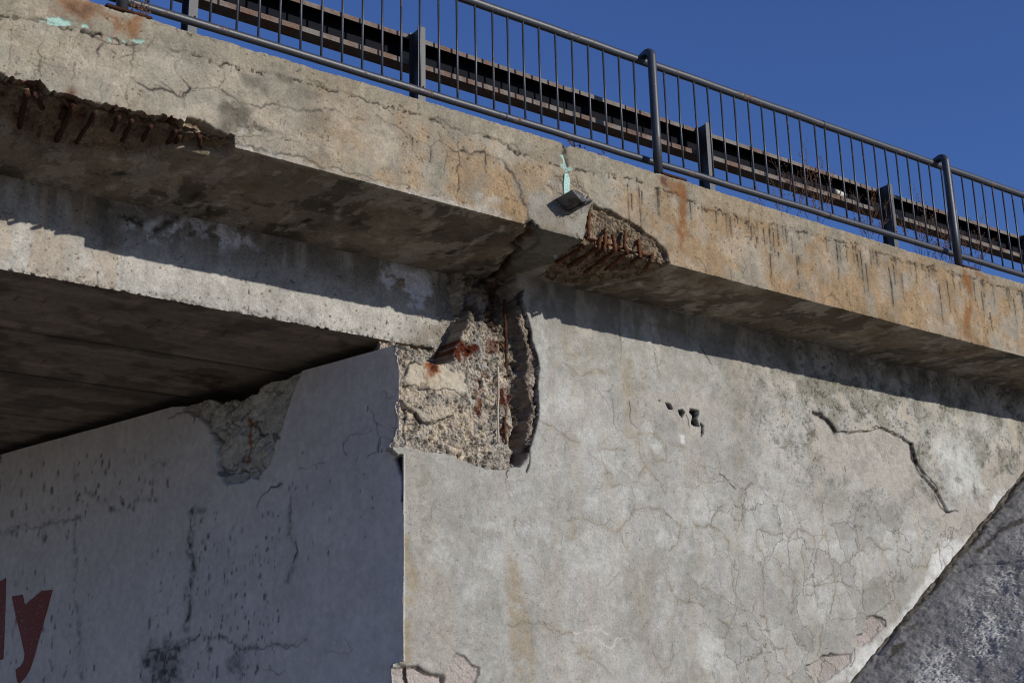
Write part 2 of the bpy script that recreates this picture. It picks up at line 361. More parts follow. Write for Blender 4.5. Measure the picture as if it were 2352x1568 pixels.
# cracks
for p, wd, a in [([(100, 85), (95, 190), (75, 300), (65, 460)], .006, .6), ([(340, 180), (315, 280), (280, 330), (290, 440), (245, 500), (240, 570)], .006, .7),
        ([(590, 200), (530, 280), (515, 440), (530, 490), (515, 560), (510, 690)], .007, .75), ([(735, 300), (715, 330), (710, 400), (690, 460), (790, 470), (900, 520)], .012, .95),
        ([(755, 290), (790, 370), (780, 450)], .005, .5), ([(945, 305), (930, 430), (925, 540), (910, 650), (900, 700)], .007, .75),
        ([(930, 550), (1000, 600), (1120, 635), (1190, 640), (1300, 695), (1360, 620)], .0115, .95), ([(290, 440), (430, 475), (510, 510)], .006, .6),
        ([(1180, 360), (1260, 430), (1310, 390)], .006, .6), ([(1260, 430), (1250, 500), (1310, 570), (1360, 630), (1310, 720), (1290, 800)], .008, .8),
        ([(1360, 630), (1460, 630), (1560, 625), (1600, 510)], .005, .55), ([(600, 220), (680, 260), (750, 290), (880, 300), (1000, 310)], .009, .8), ([(720, 540), (730, 600), (715, 740)], .006, .6),
        ([(105, 90), (200, 110), (290, 150), (330, 160)], .007, .7), ([(1590, 640), (1680, 700), (1760, 740), (1860, 770), (1900, 740), (2000, 760), (2130, 795), (2300, 785)], .0135, .95),
        ([(1680, 970), (1800, 975), (1950, 1000), (2060, 1000), (2200, 1070), (2352, 1110)], .006, .65), ([(1680, 1025), (1780, 1040), (1870, 1060), (1950, 1100), (2100, 1120), (2250, 1165), (2352, 1200)], .0135, 1.),
        ([(2060, 610), (2055, 760), (2065, 1000)], .005, .5)]:
    S.crack(ff('A', p), wd, a, .006)
for p, wd, a in [([(0, 770), (60, 800), (180, 830), (300, 870), (400, 895), (520, 890)], .006, .6), ([(300, 740), (380, 790), (450, 820), (520, 870), (600, 910), (650, 940), (800, 970), (830, 975)], .009, .8),
        ([(832, 975), (833, 1150), (832, 1340)], .006, .9), ([(850, 965), (950, 975), (1050, 1010), (1110, 1020), (1180, 1110), (1230, 1220), (1250, 1310), (1280, 1370), (1295, 1450)], .0165, 1.),
        ([(0, 1080), (130, 1120), (300, 1160), (450, 1185), (560, 1230), (700, 1260)], .009, .75), ([(0, 700), (80, 720), (130, 760), (230, 770)], .009, .7),
        ([(640, 760), (740, 780), (830, 830), (920, 860), (1010, 870), (1080, 890), (1150, 930), (1230, 985)], .013, .6), ([(1560, 1090), (1600, 1180), (1660, 1240), (1690, 1310)], .008, .8),
        ([(1400, 1190), (1470, 1230), (1510, 1250)], .012, .9), ([(1505, 930), (1500, 990), (1525, 1030), (1525, 1110), (1510, 1200), (1520, 1250)], .02, 1.), ([(1560, 1090), (1640, 1100), (1730, 1130), (1800, 1110)], .008, .6)]:
    S.crack(ff('B', p), wd, a, .01)
for x, a, b in [(535, 880, 975), (565, 905, 970), (652, 940, 1040), (1917, 1180, 1400), (1942, 1240, 1345), (1990, 1200, 1450), (2010, 1220, 1310), (2115, 1200, 1400), (2106, 1200, 1370), (2318, 1290, 1400), (1006, 1000, 1100)]:
    S.drip(ff('B', [(x, a), (x + 2, b)]), .0084 * .8, 1.)
for x, a, b in [(305, 1300, 1330), (365, 1310, 1380), (400, 1350, 1440), (420, 1350, 1410), (490, 1370, 1480), (530, 1370, 1520), (555, 1370, 1550), (590, 1380, 1500), (660, 1390, 1460), (685, 1420, 1540), (740, 1390, 1440), (440, 1430, 1530)]:
    S.drip(ff('C', [(x, a), (x + 2, b)]), .0090 * .8, 1.)
for x, a, b in [(535, -20, 185), (594, -30, 20), (725, 0, 235), (738, -20, 65), (838, 90, 185), (1010, -60, 150), (1160, -20, 140), (1180, -40, 240), (1218, 50, 240), (1385, 80, 330), (1400, 180, 360), (1475, 120, 300), (1740, 200, 500), (1800, 180, 390), (1725, 170, 260), (1845, 160, 240), (1890, 180, 235), (2045, 250, 420), (2275, 300, 490), (2330, 250, 480), (1415, 60, 190), (1990, 180, 310), (2110, 400, 520)]:
    S.drip(ff('Fr', [(x, a), (x + 3, b)]), .0100 * .8, 1.)
rd = random.Random(5)
for k in range(70):                          # faint short runs below the cap line
    x = rd.uniform(8.0, 14.6); c0 = float(np.interp(x, us, cap)); L = rd.uniform(.03, .22)
    S.drip([(x, c0 + .005), (x + .002, c0 + L)], .005 + .00028 * x, rd.uniform(.5, .95))
for p in [[(0, 10), (60, 50), (80, 110)], [(245, 80), (260, 130), (260, 190)], [(340, 10), (370, 80), (350, 130), (330, 100)], [(400, 130), (410, 170), (430, 190)], [(830, 260), (880, 270), (960, 280), (1030, 320), (1070, 400)], [(930, 490 - 200), (900, 360)]]:
    S.crack(ff('Fr', p), .008, .7, .003)
S.ticks(100, (2, 14.6, .12, HF - .02), (.04, .2), .0066, .6, 41)
S.ticks(26, (2, 7, .1, HF - .02), (.15, .5), .0068, .7, 42, 1.5)
S.pits(36, .76, .6, .004, front * (.3 + .7 * sst(n_mid, .5, .62)), 3); S.pits(62, .82, .7, .003, front * 1., 6)
# mint repair paint
for q in [[(335, 120), (430, 125), (500, 150), (510, 180), (420, 182), (340, 172)], [(290, 145), (325, 150), (325, 160), (290, 155)], [(580, 170), (635, 188), (635, 207), (590, 195)], [(925, 272), (1045, 288), (1005, 312), (960, 300), (930, 288)], [(775, 255), (800, 265), (795, 287), (775, 272)], [(870, 270), (905, 285), (895, 300), (875, 285)]]:
    W, mk = S.poly(ff('A', q), .006, .005, 30); S.mix(W, (.34, .51, .44), mk); S.d[W] += .008 * mk
for q in [[(505, 170), (540, 150), (560, 210), (580, 262), (645, 315), (635, 335), (560, 312), (498, 270), (545, 262), (535, 205)], [(740, 800), (770, 795), (778, 822), (748, 826)]]:
    W, mk = S.poly(ff('I', q), .005, .005, 30); S.mix(W, (.34, .51, .44), mk * .95)
# rust
for fr, q, a in [('A', [(400, -60), (700, 20), (720, 60), (640, 170), (560, 150), (420, 110), (340, 90)], .75), ('A', [(700, 90), (1010, 125), (1010, 280), (930, 290), (880, 230), (740, 230), (700, 180)], .85),
                 ('A', [(240, 30), (340, 60), (300, 100), (230, 90)], .5)]:
    S.stain(ff(fr, q), lin(142, 98, 60, .8), a, .04, .03, 9, 3)
S.stain(ff('A', [(480, 0), (700, 40), (690, 100), (560, 130), (470, 80)]), lin(85, 62, 52, .8), .6, .04, .03, 9, 5)
for fr, q, a in [('B', [(2235, 1165), (2290, 1180), (2300, 1350), (2290, 1568), (2240, 1590), (2240, 1400), (2250, 1280)], 1.), ('B', [(2110, 1130), (2200, 1150), (2260, 1170), (2290, 1260), (2150, 1230)], .8), ('D', [(1556, 520), (1578, 520), (1576, 585), (1560, 590)], .7),
                 ('Fr', [(1915, 90), (1965, 100), (1985, 250), (1975, 420), (1955, 580), (1920, 560), (1935, 300), (1915, 180)], 1.), ('Fr', [(2010, 100), (2100, 160), (2060, 170), (2000, 130)], .7), ('Fr', [(2260, 200), (2352, 230), (2352, 260), (2270, 240)], .7),
                 ('Fr', [(1555, 5), (1640, 30), (1640, 45), (1560, 20)], .7)]:
    S.stain(ff(fr, q), lin(142, 98, 58, .78), a * .95, .035, .014, 14, 3, (.2, .52))
S.stain(ff('I', [(1590, 380), (1660, 400), (1660, 500), (1600, 480)]), lin(90, 50, 35, .8), .8, .02, .012)
# dark damp patches
for q, a in [([(1640, 680), (1700, 690), (1790, 760), (1780, 880), (1720, 960), (1560, 940), (1550, 800)], .8), ([(1790, 870), (1950, 910), (2030, 960), (1780, 975)], .8), ([(1710, 510), (1900, 560), (1930, 690), (1750, 600)], .65), ([(2130, 620), (2290, 640), (2260, 700), (2140, 690)], .5), ([(1960, 540), (2100, 560), (2110, 600), (1980, 590)], .7)]:
    S.stain(ff('A', q), lin(95, 90, 78, .8), a, .03, .02, 12, 6, (.2, .5))
S.stain(ff('A', [(930, 320), (1040, 320), (1190, 360), (1060, 390), (980, 370)]), lin(110, 100, 84, .8), .7, .03, .02, 12, 6, (.2, .5))
# pale bottom strip and efflorescence
for fr, q, a in [('A', [(1690, 1030), (1870, 1070), (2352, 1210), (2352, 1270), (1690, 1090)], .6), ('B', [(0, 1090), (300, 1170), (560, 1240), (800, 1290), (1280, 1420), (1290, 1450), (800, 1350), (0, 1140)], .65), ('B', [(940, 1240), (1050, 1250), (1120, 1290), (1100, 1390), (930, 1340)], .6),
                 ('A', [(1730, 870), (1770, 880), (1760, 965), (1720, 960)], .8), ('I', [(200, 600), (370, 610), (350, 760), (340, 900), (200, 900), (190, 700)], .85), ('I', [(560, 860), (800, 900), (815, 1060), (600, 1000)], .6), ('B', [(1420, 1180), (1480, 1130), (1510, 1200), (1430, 1195)], .9)]:
    S.stain(ff(fr, q), lin(190, 184, 172, .88), a, .03, .02, 12, 7, (.2, .55))
S.stain(ff('I', [(190, 560), (540, 620), (860, 700), (815, 1075), (560, 1000), (205, 925), (200, 740)]), lin(142, 136, 124, .85), .8, .03, .02, 9, 8, (.0, .25))
for k in range(12):
    S.blob(rd.uniform(8, 14), rd.uniform(.1, .7), .06, .14, lin(180, 165, 148, .88), .5, 10)
for k in range(26):
    S.blob(rd.uniform(2, 6.5), rd.uniform(.1, .75), rd.uniform(.08, .2), rd.uniform(.08, .22), lin(184, 172, 152, .88) if k % 2 else lin(128, 120, 106, .85), .5, 8, seed=k % 5)
# soffit smears and cracks
rs_ = np.random.RandomState(11)
for k in range(120):
    x = rs_.uniform(2.4, 15); y = rs_.uniform(HF + .1, HF + 1.2); L = rs_.uniform(.05, .25)
    S.halo(np.array([(x, y), (x + rs_.normal(0, .06), y + L)]), rs_.uniform(.012, .05), rs_.uniform(.5, .95), lin(190, 180, 162, .9) if k % 3 else lin(62, 54, 44, .8), 16)
for k in range(40):
    x = rs_.uniform(2.2, 15); y = rs_.uniform(HF + .02, HF + .5); S.blob(x, y, rs_.uniform(.1, .35), rs_.uniform(.06, .2), lin(140, 112, 78, .6), .45, 6)
for p in [[(800, 1420), (870, 1330), (930, 1250), (1010, 1170)], [(660, 1390), (740, 1280), (800, 1200)]]: S.crack(fs('A', p), .006, .7)
for p in [[(920, 1540), (1010, 1520), (1180, 1490), (1290, 1450), (1420, 1440), (1480, 1400)], [(1150, 1540), (1300, 1490), (1500, 1450)]]: S.crack(fs('I', p), .012, .8, .01)
for p in [[(860, 230), (870, 290), (760, 380), (700, 460)], [(1290, 1400 - 1180), (1180, 480), (1250, 540)]]: S.crack(fs('E', [p_ for p_ in p]), .02 if p[0][0] == 860 else .008, .9, .03)
S.crack(fs('E', [(832, 212), (822, 258), (765, 300), (742, 368), (700, 425), (640, 480), (610, 510)]), .026, 1., .06, (.02, .014, .01), .08, .2)
S.crack(fs('E', [(1080, 270), (960, 400), (880, 470), (800, 490)]), .014, .9, .03, (.03, .022, .016), .12, .3)
S.stain(fs('E', [(840, 220), (1100, 280), (960, 430), (760, 500), (740, 380)]), lin(112, 110, 100, .8), .8, .03, .03, 6, 3, (.0, .3))
S.stain(fs('E', [(760, 460), (960, 400), (880, 470), (800, 500)]), lin(190, 180, 160, .8), .7, .03, .02, 10, 3, (.1, .5))
S.stain(fs('E', [(760, 260), (840, 250), (770, 340), (720, 420), (700, 380)]), lin(90, 50, 28, .7), .8, .04, .03, 9, 3)
for q in [[(455, 1240), (475, 1235), (478, 1290), (462, 1280)], [(420, 1370), (450, 1330), (480, 1350), (455, 1385), (425, 1388)], [(330, 1420), (350, 1405), (370, 1420), (340, 1445)]]:
    W, mk = S.poly(fs('I', q), .008, .004, 30); S.mix(W, (.3, .5, .42), mk)
# --- spalls
bx = float(ff('K', [(2325, 700)])[0, 0])
edgeL = ff('K', [(-200, 0), (0, 65), (40, 90), (75, 165), (110, 212), (150, 200), (200, 178), (230, 160), (330, 225), (500, 275), (530, 262), (640, 300), (740, 345), (1000, 385), (1180, 440), (1290, 470), (1420, 515), (1560, 560), (1700, 590), (1815, 612), (1828, 560), (1855, 500), (1900, 505), (2000, 545), (2120, 610), (2200, 660), (2320, 688)])
backL = fs('K', [(2240, 930), (2100, 912), (1900, 872), (1700, 832), (1600, 850), (1500, 905), (1300, 930), (1000, 905), (700, 860), (420, 800), (300, 760), (180, 690), (80, 620), (0, 590), (-200, 500)])
W, mk = S.poly(np.vstack([edgeL, [[bx, HF]], backL]), .007, .006, 22)
rr = fbm(U[W], V[W], 12, 2, 5)
S.d[W] = S.d[W] * (1 - mk) + mk * (.08 + (rr - .5) * .13 + (fbm(U[W], V[W], 34, 6, 4) - .5) * .03)
S.mix(W, lin(170, 148, 120, .95), mk * .9); S.C[W] *= (1 - mk * (.35 - .9 * np.clip(fbm(U[W], V[W], 7, 3, 5) - .25, 0, .8)))[..., None]
S.rough[W] = np.maximum(S.rough[W], mk)
spL = np.zeros_like(U); spL[W] = mk
S.stain(np.vstack([edgeL[:21], [[edgeL[20, 0], HF + .05]], [[0, HF + .05]]]), lin(78, 42, 26, .7), .8, .03, .03, 14, 5, (.42, .58))
for a, b in [((270, 250), (190, 610)), ((40, 250), (10, 420)), ((400, 300), (450, 420)), ((640, 430), (600, 530)), ((740, 360), (560, 740)), ((950, 450), (760, 760)), ((1175, 500), (1110, 640)), ((1310, 540), (1210, 740)), ((1490, 590), (1410, 745)), ((1740, 640), (1640, 790)), ((1780, 700), (1700, 800)), ((2030, 650), (1985, 830)), ((300, 660), (500, 700)), ((1720, 500), (800, 560))][:13]:
    S.halo(fs('K', [a, b]), .04, .85, lin(100, 48, 26, .85), 12)
edgeR = ff('I', [(820, 770), (860, 690), (980, 740), (1080, 770), (1180, 830), (1300, 900), (1400, 960), (1500, 1040), (1580, 1120), (1640, 1180), (1690, 1320)])
backR = fs('I', [(1560, 1375), (1400, 1425), (1300, 1450), (1180, 1480), (900, 1530), (600, 1560), (340, 1490), (370, 1400), (480, 1280), (640, 1150), (780, 1075), (815, 1065)])
W, mk = S.poly(np.vstack([edgeR, backR]), .008, .008, 22)
rr = fbm(U[W], V[W], 11, 5, 5); lay = sst(V[W] - np.interp(us[W[0]], edgeR[:, 0], edgeR[:, 1])[:, None], .0, .28)
rq = fbm(U[W], V[W], 30, 9, 4)
S.d[W] = S.d[W] * (1 - mk) + mk * np.where(front[W], .05 + .03 * lay + (rr - .5) * .10 + (rq - .5) * .03, .018 + (rr - .45) * .11 + (rq - .5) * .035)
S.mix(W, lin(168, 146, 120, .85), mk * .95 * front[W]); S.mix(W, lin(172, 150, 122, .95), mk * .95 * ~front[W])
S.C[W] *= (1 - mk * (.45 - .75 * np.clip(rr - .1, 0, .7)))[..., None]; S.C[W] *= (1 - .6 * mk * sst(.45 - rq, 0, .06))[..., None]; S.rough[W] = np.maximum(S.rough[W], mk)  # noise-driven darkening paints crevice shade into the broken concrete
S.stain(fs('I', [(800, 1090), (1360, 1250), (1500, 1290), (1380, 1420), (1000, 1400), (500, 1340), (640, 1200)]), lin(96, 56, 32, .75), .42, .03, .03, 9, 5, (.48, .62))
S.stain(ff('I', [(800, 1000), (1100, 1030), (1380, 1080), (1520, 1220), (1500, 1270), (820, 1075)]), lin(150, 88, 45, .8), .55, .03, .03, 12, 5, (.5, .62))
S.stain(ff('I', [(1130, 970), (1190, 960), (1250, 1050), (1370, 1080), (1300, 1100), (1200, 1060), (1140, 1040)]), lin(60, 50, 38, .7), .8, .02, .02, 12, 5, (.3, .5))
# chunky relief round the joint
W, mk = S.poly(ff('I', [(380, 380), (560, 380), (700, 420), (860, 690), (820, 800), (560, 860), (400, 720), (480, 600), (380, 500)]), .03, .03, 9)
S.d[W] += mk * (fbm(U[W], V[W], 16, 7, 5) - .45) * .05; S.rough[W] = np.maximum(S.rough[W], mk * .8)
# nicks of the lower arris
near = np.exp(-((V - HF) / .02) ** 2); S.d += near * np.clip(fbm(U, V * 0, 14, 3, 5) - .5, 0, 1) * .05
P = np.zeros(U.shape + (3,)); zt = ZT(U) - np.clip(fbm(U, U * 0, 5, 9, 6, .7) - .5, 0, 1) * .05 - .007 * vn(U, U * 0, 34, 3) - .005 * vn(U, U * 0, 90, 5); zb = ZB(U)
xn = U - XJ
jn = np.exp(-((xn - .0) / .02) ** 2); zt = zt - jn * .03
P[..., 0] = U; tfr = np.clip(V / HF, 0, 1)
d = S.d
jc = int(np.searchsorted(vv, HF)); dFc = np.maximum(d[:, jc - 2], 0)[:, None]; dSc = np.maximum(d[:, jc + 2], 0)[:, None]
P[..., 1] = np.where(V < 0, YF - V, np.where(front, YF + d, np.maximum(YF + V - HF, YF + dFc)))
zfr = zt + (zb - zt) * tfr
P[..., 2] = np.where(V < 0, zt, np.where(front, np.maximum(zfr, zb + dSc), zb + d))
back = V > HF + .3; P[..., 2] = np.where(back, P[..., 2] + (ZS - ZB(U)) * sst(V, HF + .3, HF + .9), P[..., 2])
jx = int(np.searchsorted(us, XJ))
eb_l = build_sheet('edge_beam', span, M_con, P, S, True, (slice(0, jx + 1), slice(None)))
eb_r = build_sheet('edge_beam', abut, M_con, P, S, True, (slice(jx, None), slice(None)))
eb_r['label'] = 'tan orange stained edge beam with dark drip marks'
# stirrups in the two spalls
def bar(parent, pts, r, mat, name='stirrup', seg=7):
    bm = bmesh.new(); rnd = random.Random(len(pts) * 7 + int(pts[0][0] * 100)); q = []
    for a, b in zip(pts[:-1], pts[1:]):
        for k in range(6):
            t = k / 6; q.append([a[i] + (b[i] - a[i]) * t + rnd.uniform(-.003, .003) for i in range(3)])
    q.append(pts[-1]); tube(bm, q, r, seg, True, [r * rnd.uniform(.75, 1.25) for _ in q]); return bm_obj(name, bm, mat, parent)
zr = ZS + .062
for a, b in [((270, 250), (190, 610)), ((345, 265), (420, 410 + 10)), ((640, 430), (600, 530)), ((740, 360), (560, 740)), ((950, 450), (760, 760)), ((1175, 500), (1110, 640)), ((1310, 540), (1210, 740)), ((1490, 590), (1410, 745)), ((1740, 640), (1640, 790)), ((1780, 700), (1700, 800)), ((2030, 650), (1985, 830))]:
    A_ = onZ(D('K', [a]), zr)[0]; B_ = onZ(D('K', [b]), zr)[0]; A_[1] = max(A_[1], YF + .06)
    if abs(A_[0] - B_[0]) > .35: continue
    bar(eb_l, [A_, B_], .016, M_rustd)
for pf, ps in [([(820, 790), (820, 1040)], [(700, 1180), (480, 1320)]), ([(945, 1060), (935, 1110)], [(900, 1160), (600, 1370)]), ([(1000, 960), (995, 1095)], [(960, 1180), (895, 1265)]),
               ([(1075, 1030), (1095, 1130)], [(1060, 1190), (780, 1430)]), ([(1210, 990), (1207, 1150)], [(1180, 1210), (1000, 1400)]), ([(1355, 1080), (1362, 1210)], [(1350, 1260), (1280, 1330)]), ([(1500, 1240), (1495, 1270)], [(1480, 1310), (1430, 1390)])]:
    A_ = onY(D('I', pf), YF + .03); B_ = onZ(D('I', ps), ZB(7.3) - .004)
    bar(eb_r, [A_[0], A_[1], [A_[1][0], B_[0][1], B_[0][2] + .005], B_[1]], .0155, M_rust)
A_ = onY(D('I', [(800, 1062), (1500, 1262)]), YF + .05); bar(eb_r, [A_[0], A_[1]], .009, M_rustd, 'longitudinal_bar')
# deck slab behind the edge
bm = bmesh.new(); box(bm, (-3, 9.3, 5.72), (XJ - .01, 18, 6.45)); bm_obj('deck_slab', bm, M_sof, span, False)
bm = bmesh.new(); box(bm, (XJ + .01, 9.3, 5.72), (21, 18, 6.45)); bm_obj('deck_slab', bm, M_sof, abut, False)

# ================= girder face
us = np.concatenate([np.arange(-3, 2.2, .08), np.arange(2.2, 6.36, .0085 * RES)]); vv = np.arange(ZG - .003, ZS + .02, .0085 * RES)
S = Sheet(us, vv, lin(174, 169, 160, .95)); U, V = S.U, S.V
def gx(fr, pts): p = onY(D(fr, pts), YG); return p[:, [0, 2]]
nst = fbm(U * 4, V * .5, 2.5, 5, 5); nm = fbm(U, V, 6, 3, 5)
S.tint((.78 + .42 * nst) * (.8 + .4 * nm)); S.pit[:] = .9; S.d += (nm - .5) * .008
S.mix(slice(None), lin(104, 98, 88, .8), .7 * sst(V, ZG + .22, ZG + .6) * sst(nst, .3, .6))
s0 = gx('Dd', [(745, 170)])[0, 0]
S.mix(slice(None), lin(165, 140, 108, .85), .35 * (U < s0) * sst(fbm(U * 3, V, 3, 7, 4), .4, .6))
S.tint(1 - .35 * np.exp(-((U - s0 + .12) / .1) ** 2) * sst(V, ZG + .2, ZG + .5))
S.stain(gx('Dd', [(600, 100), (740, 160), (730, 420), (600, 380)]), lin(90, 84, 74, .8), .6, .05, .04)
for q, a in [([(750, 160), (860, 190), (1230, 260), (1240, 330), (1050, 300), (880, 330), (760, 300)], .0), ([(760, 170), (850, 190), (840, 290), (770, 280)], .75), ([(980, 230), (1120, 260), (1240, 240), (1520, 330), (1560, 400), (1400, 400), (1240, 340), (1050, 350), (900, 320)], .9)]:
    if a: S.stain(gx('Dd', q), lin(215, 216, 222, .95), a, .06, .05, 9, 4, (.38, .5))
S.stain(gx('E', [(90, 410), (330, 460), (330, 620), (250, 620), (170, 560), (90, 490)]), lin(215, 216, 222, .95), .95, .06, .05, 9, 4, (.36, .5))
S.stain(gx('Dd', [(760, 200), (1240, 290), (1300, 330), (800, 260)]), lin(60, 54, 48, .8), .9, .04, .04, 9, 6, (.36, .5))
S.crack(gx('Dd', [(748, 150), (745, 400), (740, 640)]), .01, .4, .0)
S.crack(gx('E', [(78, 410), (75, 560), (72, 760)]), .006, .6, .002, amp=.01); S.crack(gx('E', [(330, 460), (340, 560), (330, 620)]), .006, .6)
S.crack(gx('Dd', [(0, 468), (40, 470), (70, 485), (130, 500)]), .012, .3)
S.stain(gx('E', [(330, 470), (470, 500), (470, 680), (340, 640)]), lin(110, 104, 94, .8), .55, .05, .04, 7, 4, (.1, .5))
S.stain(gx('E', [(330, 700), (470, 690), (460, 860), (300, 850), (180, 810), (240, 760)]), lin(138, 128, 112, .85), .8, .05, .04, 7, 4, (.1, .5))
S.ticks(50, (2.4, 6.2, ZG + .03, ZS), (.03, .15), .0066, .6, 44); S.pits(36, .82, .8, .003, np.ones_like(U), 5); S.pits(64, .85, .6, .002, np.ones_like(U), 8)
edge = np.exp(-((V - ZG) / .035) ** 2); rg = fbm(U, V, 26, 8, 4)
S.d += edge * np.clip(rg - .42, 0, 1) * .09; S.rough += edge * .5 + sst(U, 5.7, 6.1) * .4
S.tint(1 - .55 * np.exp(-((V - ZG) / .02) ** 2) * sst(rg, .48, .62))
for k in range(40):
    S.blob(rd.uniform(2.4, 6), rd.uniform(ZG + .02, ZG + .3), .012, .014, lin(120, 92, 66, .7), .8, 20)
fold = np.clip(U - (6.22 + .05 * (fbm(U * 0, V, 5, 3, 4) - .5)), 0, 1); S.d += (fbm(U, V, 16, 2, 5) - .5) * .07 * sst(U, 6.05, 6.2)
S.C = np.where((U > 6.05)[..., None], S.C * .9, S.C)
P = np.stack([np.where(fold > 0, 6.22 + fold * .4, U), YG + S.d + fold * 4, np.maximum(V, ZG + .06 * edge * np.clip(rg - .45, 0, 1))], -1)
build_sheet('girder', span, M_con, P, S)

# ================= soffit of the box beams
yj = [10.62, float(onZ(D('D', [(0, 853)]), ZG)[0, 1]), float(onZ(D('D', [(0, 949)]), ZG)[0, 1]), 14.9, 16.3]
us = np.concatenate([np.arange(-4, 2, .08), np.arange(2, 6.3, .013 * RES)]); vv = np.concatenate([np.arange(YG + .004, 12.4, .013 * RES), np.arange(12.4, 18, .03)])
S = Sheet(us, vv, lin(134, 121, 104, 1.0)); U, V = S.U, S.V
def sx(fr, pts): p = onZ(D(fr, pts), ZG); return p[:, [0, 1]]
lg = fbm(U * .35, V * 5, 2., 3, 5); S.tint((.55 + .9 * lg) * (.75 + .5 * fbm(U, V, 7, 5, 5)))
S.mix(slice(None), lin(150, 140, 125, .6), .6 * sst(fbm(U * .5, V * 6, 1.6, 8, 5), .55, .7))
for y in yj:
    dd = V - (y + .012 * (fbm(U, U * 0, 2, 4, 3) - .5)); S.tint(1 - .93 * np.exp(-(dd / .028) ** 2)); S.d += .07 * np.exp(-(dd / .02) ** 2)
    S.mix(slice(None), lin(160, 150, 138, .7), .5 * np.exp(-((dd - .1) / .09) ** 2) * sst(fbm(U * .6, V * 4, 3, 9, 4), .4, .6))
for a, b in [((120, 690), (90, 720)), ((285, 715), (240, 750)), ((640, 820), (600, 845)), ((980, 838), (905, 888)), ((1145, 845), (1060, 900)), ((1285, 870), (1250, 898)), ((1390, 905), (1360, 930)), ((1240, 1170), (1180, 1215)), ((1250, 1185), (1190, 1220)), ((1350, 1210), (1280, 1260)), ((1360, 1215), (1290, 1275)), ((1120, 1160), (1040, 1200)), ((1880, 930), (1840, 950)), ((1960, 930), (1920, 955)), ((290, 1080), (250, 1110)), ((430, 1165), (450, 1175))]:
    S.crack(sx('Dd', [a, b]), .012, .7, .004, lin(60, 28, 16, .7), .03)
S.stain(sx('Dd', [(1150, 1150), (1280, 1160), (1420, 1200), (1350, 1280), (1160, 1230)]), lin(90, 45, 25, .6), .6, .08, .05)
S.tint(1 - .4 * sst(fbm(U, V, 3, 12, 4), .5, .65)); S.d += (fbm(U, V, 4, 3, 4) - .5) * .012
P = np.stack([U, V, ZG + S.d + .05 * np.exp(-((V - YG) / .03) ** 2) * np.clip(fbm(U, V * 0, 22, 8, 4) - .45, 0, 1)], -1)
build_sheet('soffit', span, M_sof, P, S)
bm = bmesh.new(); box(bm, (-4, 9.45, 5.06), (6.2, 18, 5.71)); bm_obj('box_beam_core', bm, M_sof, span, False)

# ================= wing wall
us = np.concatenate([steps(5.30, 15.2, .0082, .06, 5.5), np.arange(15.3, 21, .1)])
vv = np.concatenate([np.arange(0, 2.1, .08), np.arange(2.1, 3.9, .0098 * RES), np.arange(3.9, ZS + .02, .0088 * RES)])
S = Sheet(us, vv, lin(163, 160, 152, .94)); U, V = S.U, S.V
def wx(fr, pts): p = onY(D(fr, pts), YW); return p[:, [0, 2]]
nb = fbm(U, V, 1.1, 2, 5); nm = fbm(U * 1.25, V * .8, 4, 4, 6); ns = fbm(U, V, 20, 6, 5); nv = fbm(U * 3, V * .5, 2.2, 9, 5)
warp = fbm(U, V, 2.3, 7, 4)
lt = sst(fbm(U + warp * .5, V * .8 + warp * .3, 2.6, 13, 5), .52, .64); dk = sst(fbm(U + warp * .6, V + warp * .4, 2.2, 10, 6), .50, .66)
S.mix(slice(None), lin(184, 182, 175, .95), .32 * lt); S.mix(slice(None), lin(136, 132, 118, .9), .3 * dk)
S.mix(slice(None), lin(164, 152, 134, .9), .3 * sst(nv, .48, .66))
S.tint((.88 + .22 * nm) * (.92 + .16 * ns))
S.d += (nb - .5) * .02 + (nm - .5) * .008 + (ns - .5) * .003
# mottled mould high on the right
px = onY(D('D', [(1700, 900)]), YW)[0]
hm = sst(U, 8.6, 10.6) * sst(V, 3.75, 4.7); mo = fbm(U, V, 7, 1, 6); mo2 = fbm(U + .3 * mo, V, 16, 12, 5)
S.mix(slice(None), lin(112, 106, 84, .9), np.clip(hm * sst(mo, .49, .6) * .5, 0, 1))
mo3 = fbm(U, V, 38, 6, 4)
S.mix(slice(None), lin(58, 54, 44, .8), np.clip(hm * sst(mo2 * .35 + mo * .25 + mo3 * .4, .565, .61) * .55, 0, 1))
S.mix(slice(None), lin(176, 166, 150, .95), np.clip(hm * (1 - sst(mo, .36, .46)) * .7, 0, 1))
S.d += hm * (sst(mo, .50, .54) * .006)
S.ticks(200, (5.6, 14.8, 2.2, 5.4), (.05, .3), .0066, .55, 43); S.pits(32, .76, .6, .003, .25 + .75 * hm, 5); S.pits(58, .82, .55, .002, np.ones_like(U), 8)
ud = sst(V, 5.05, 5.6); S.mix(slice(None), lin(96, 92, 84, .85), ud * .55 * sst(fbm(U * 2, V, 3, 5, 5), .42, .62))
S.web[:] = .25 + .7 * sst(U, 8.2, 9.2) * (1 - sst(V, 3.9, 4.4)); S.pit[:] = .35 + .4 * hm
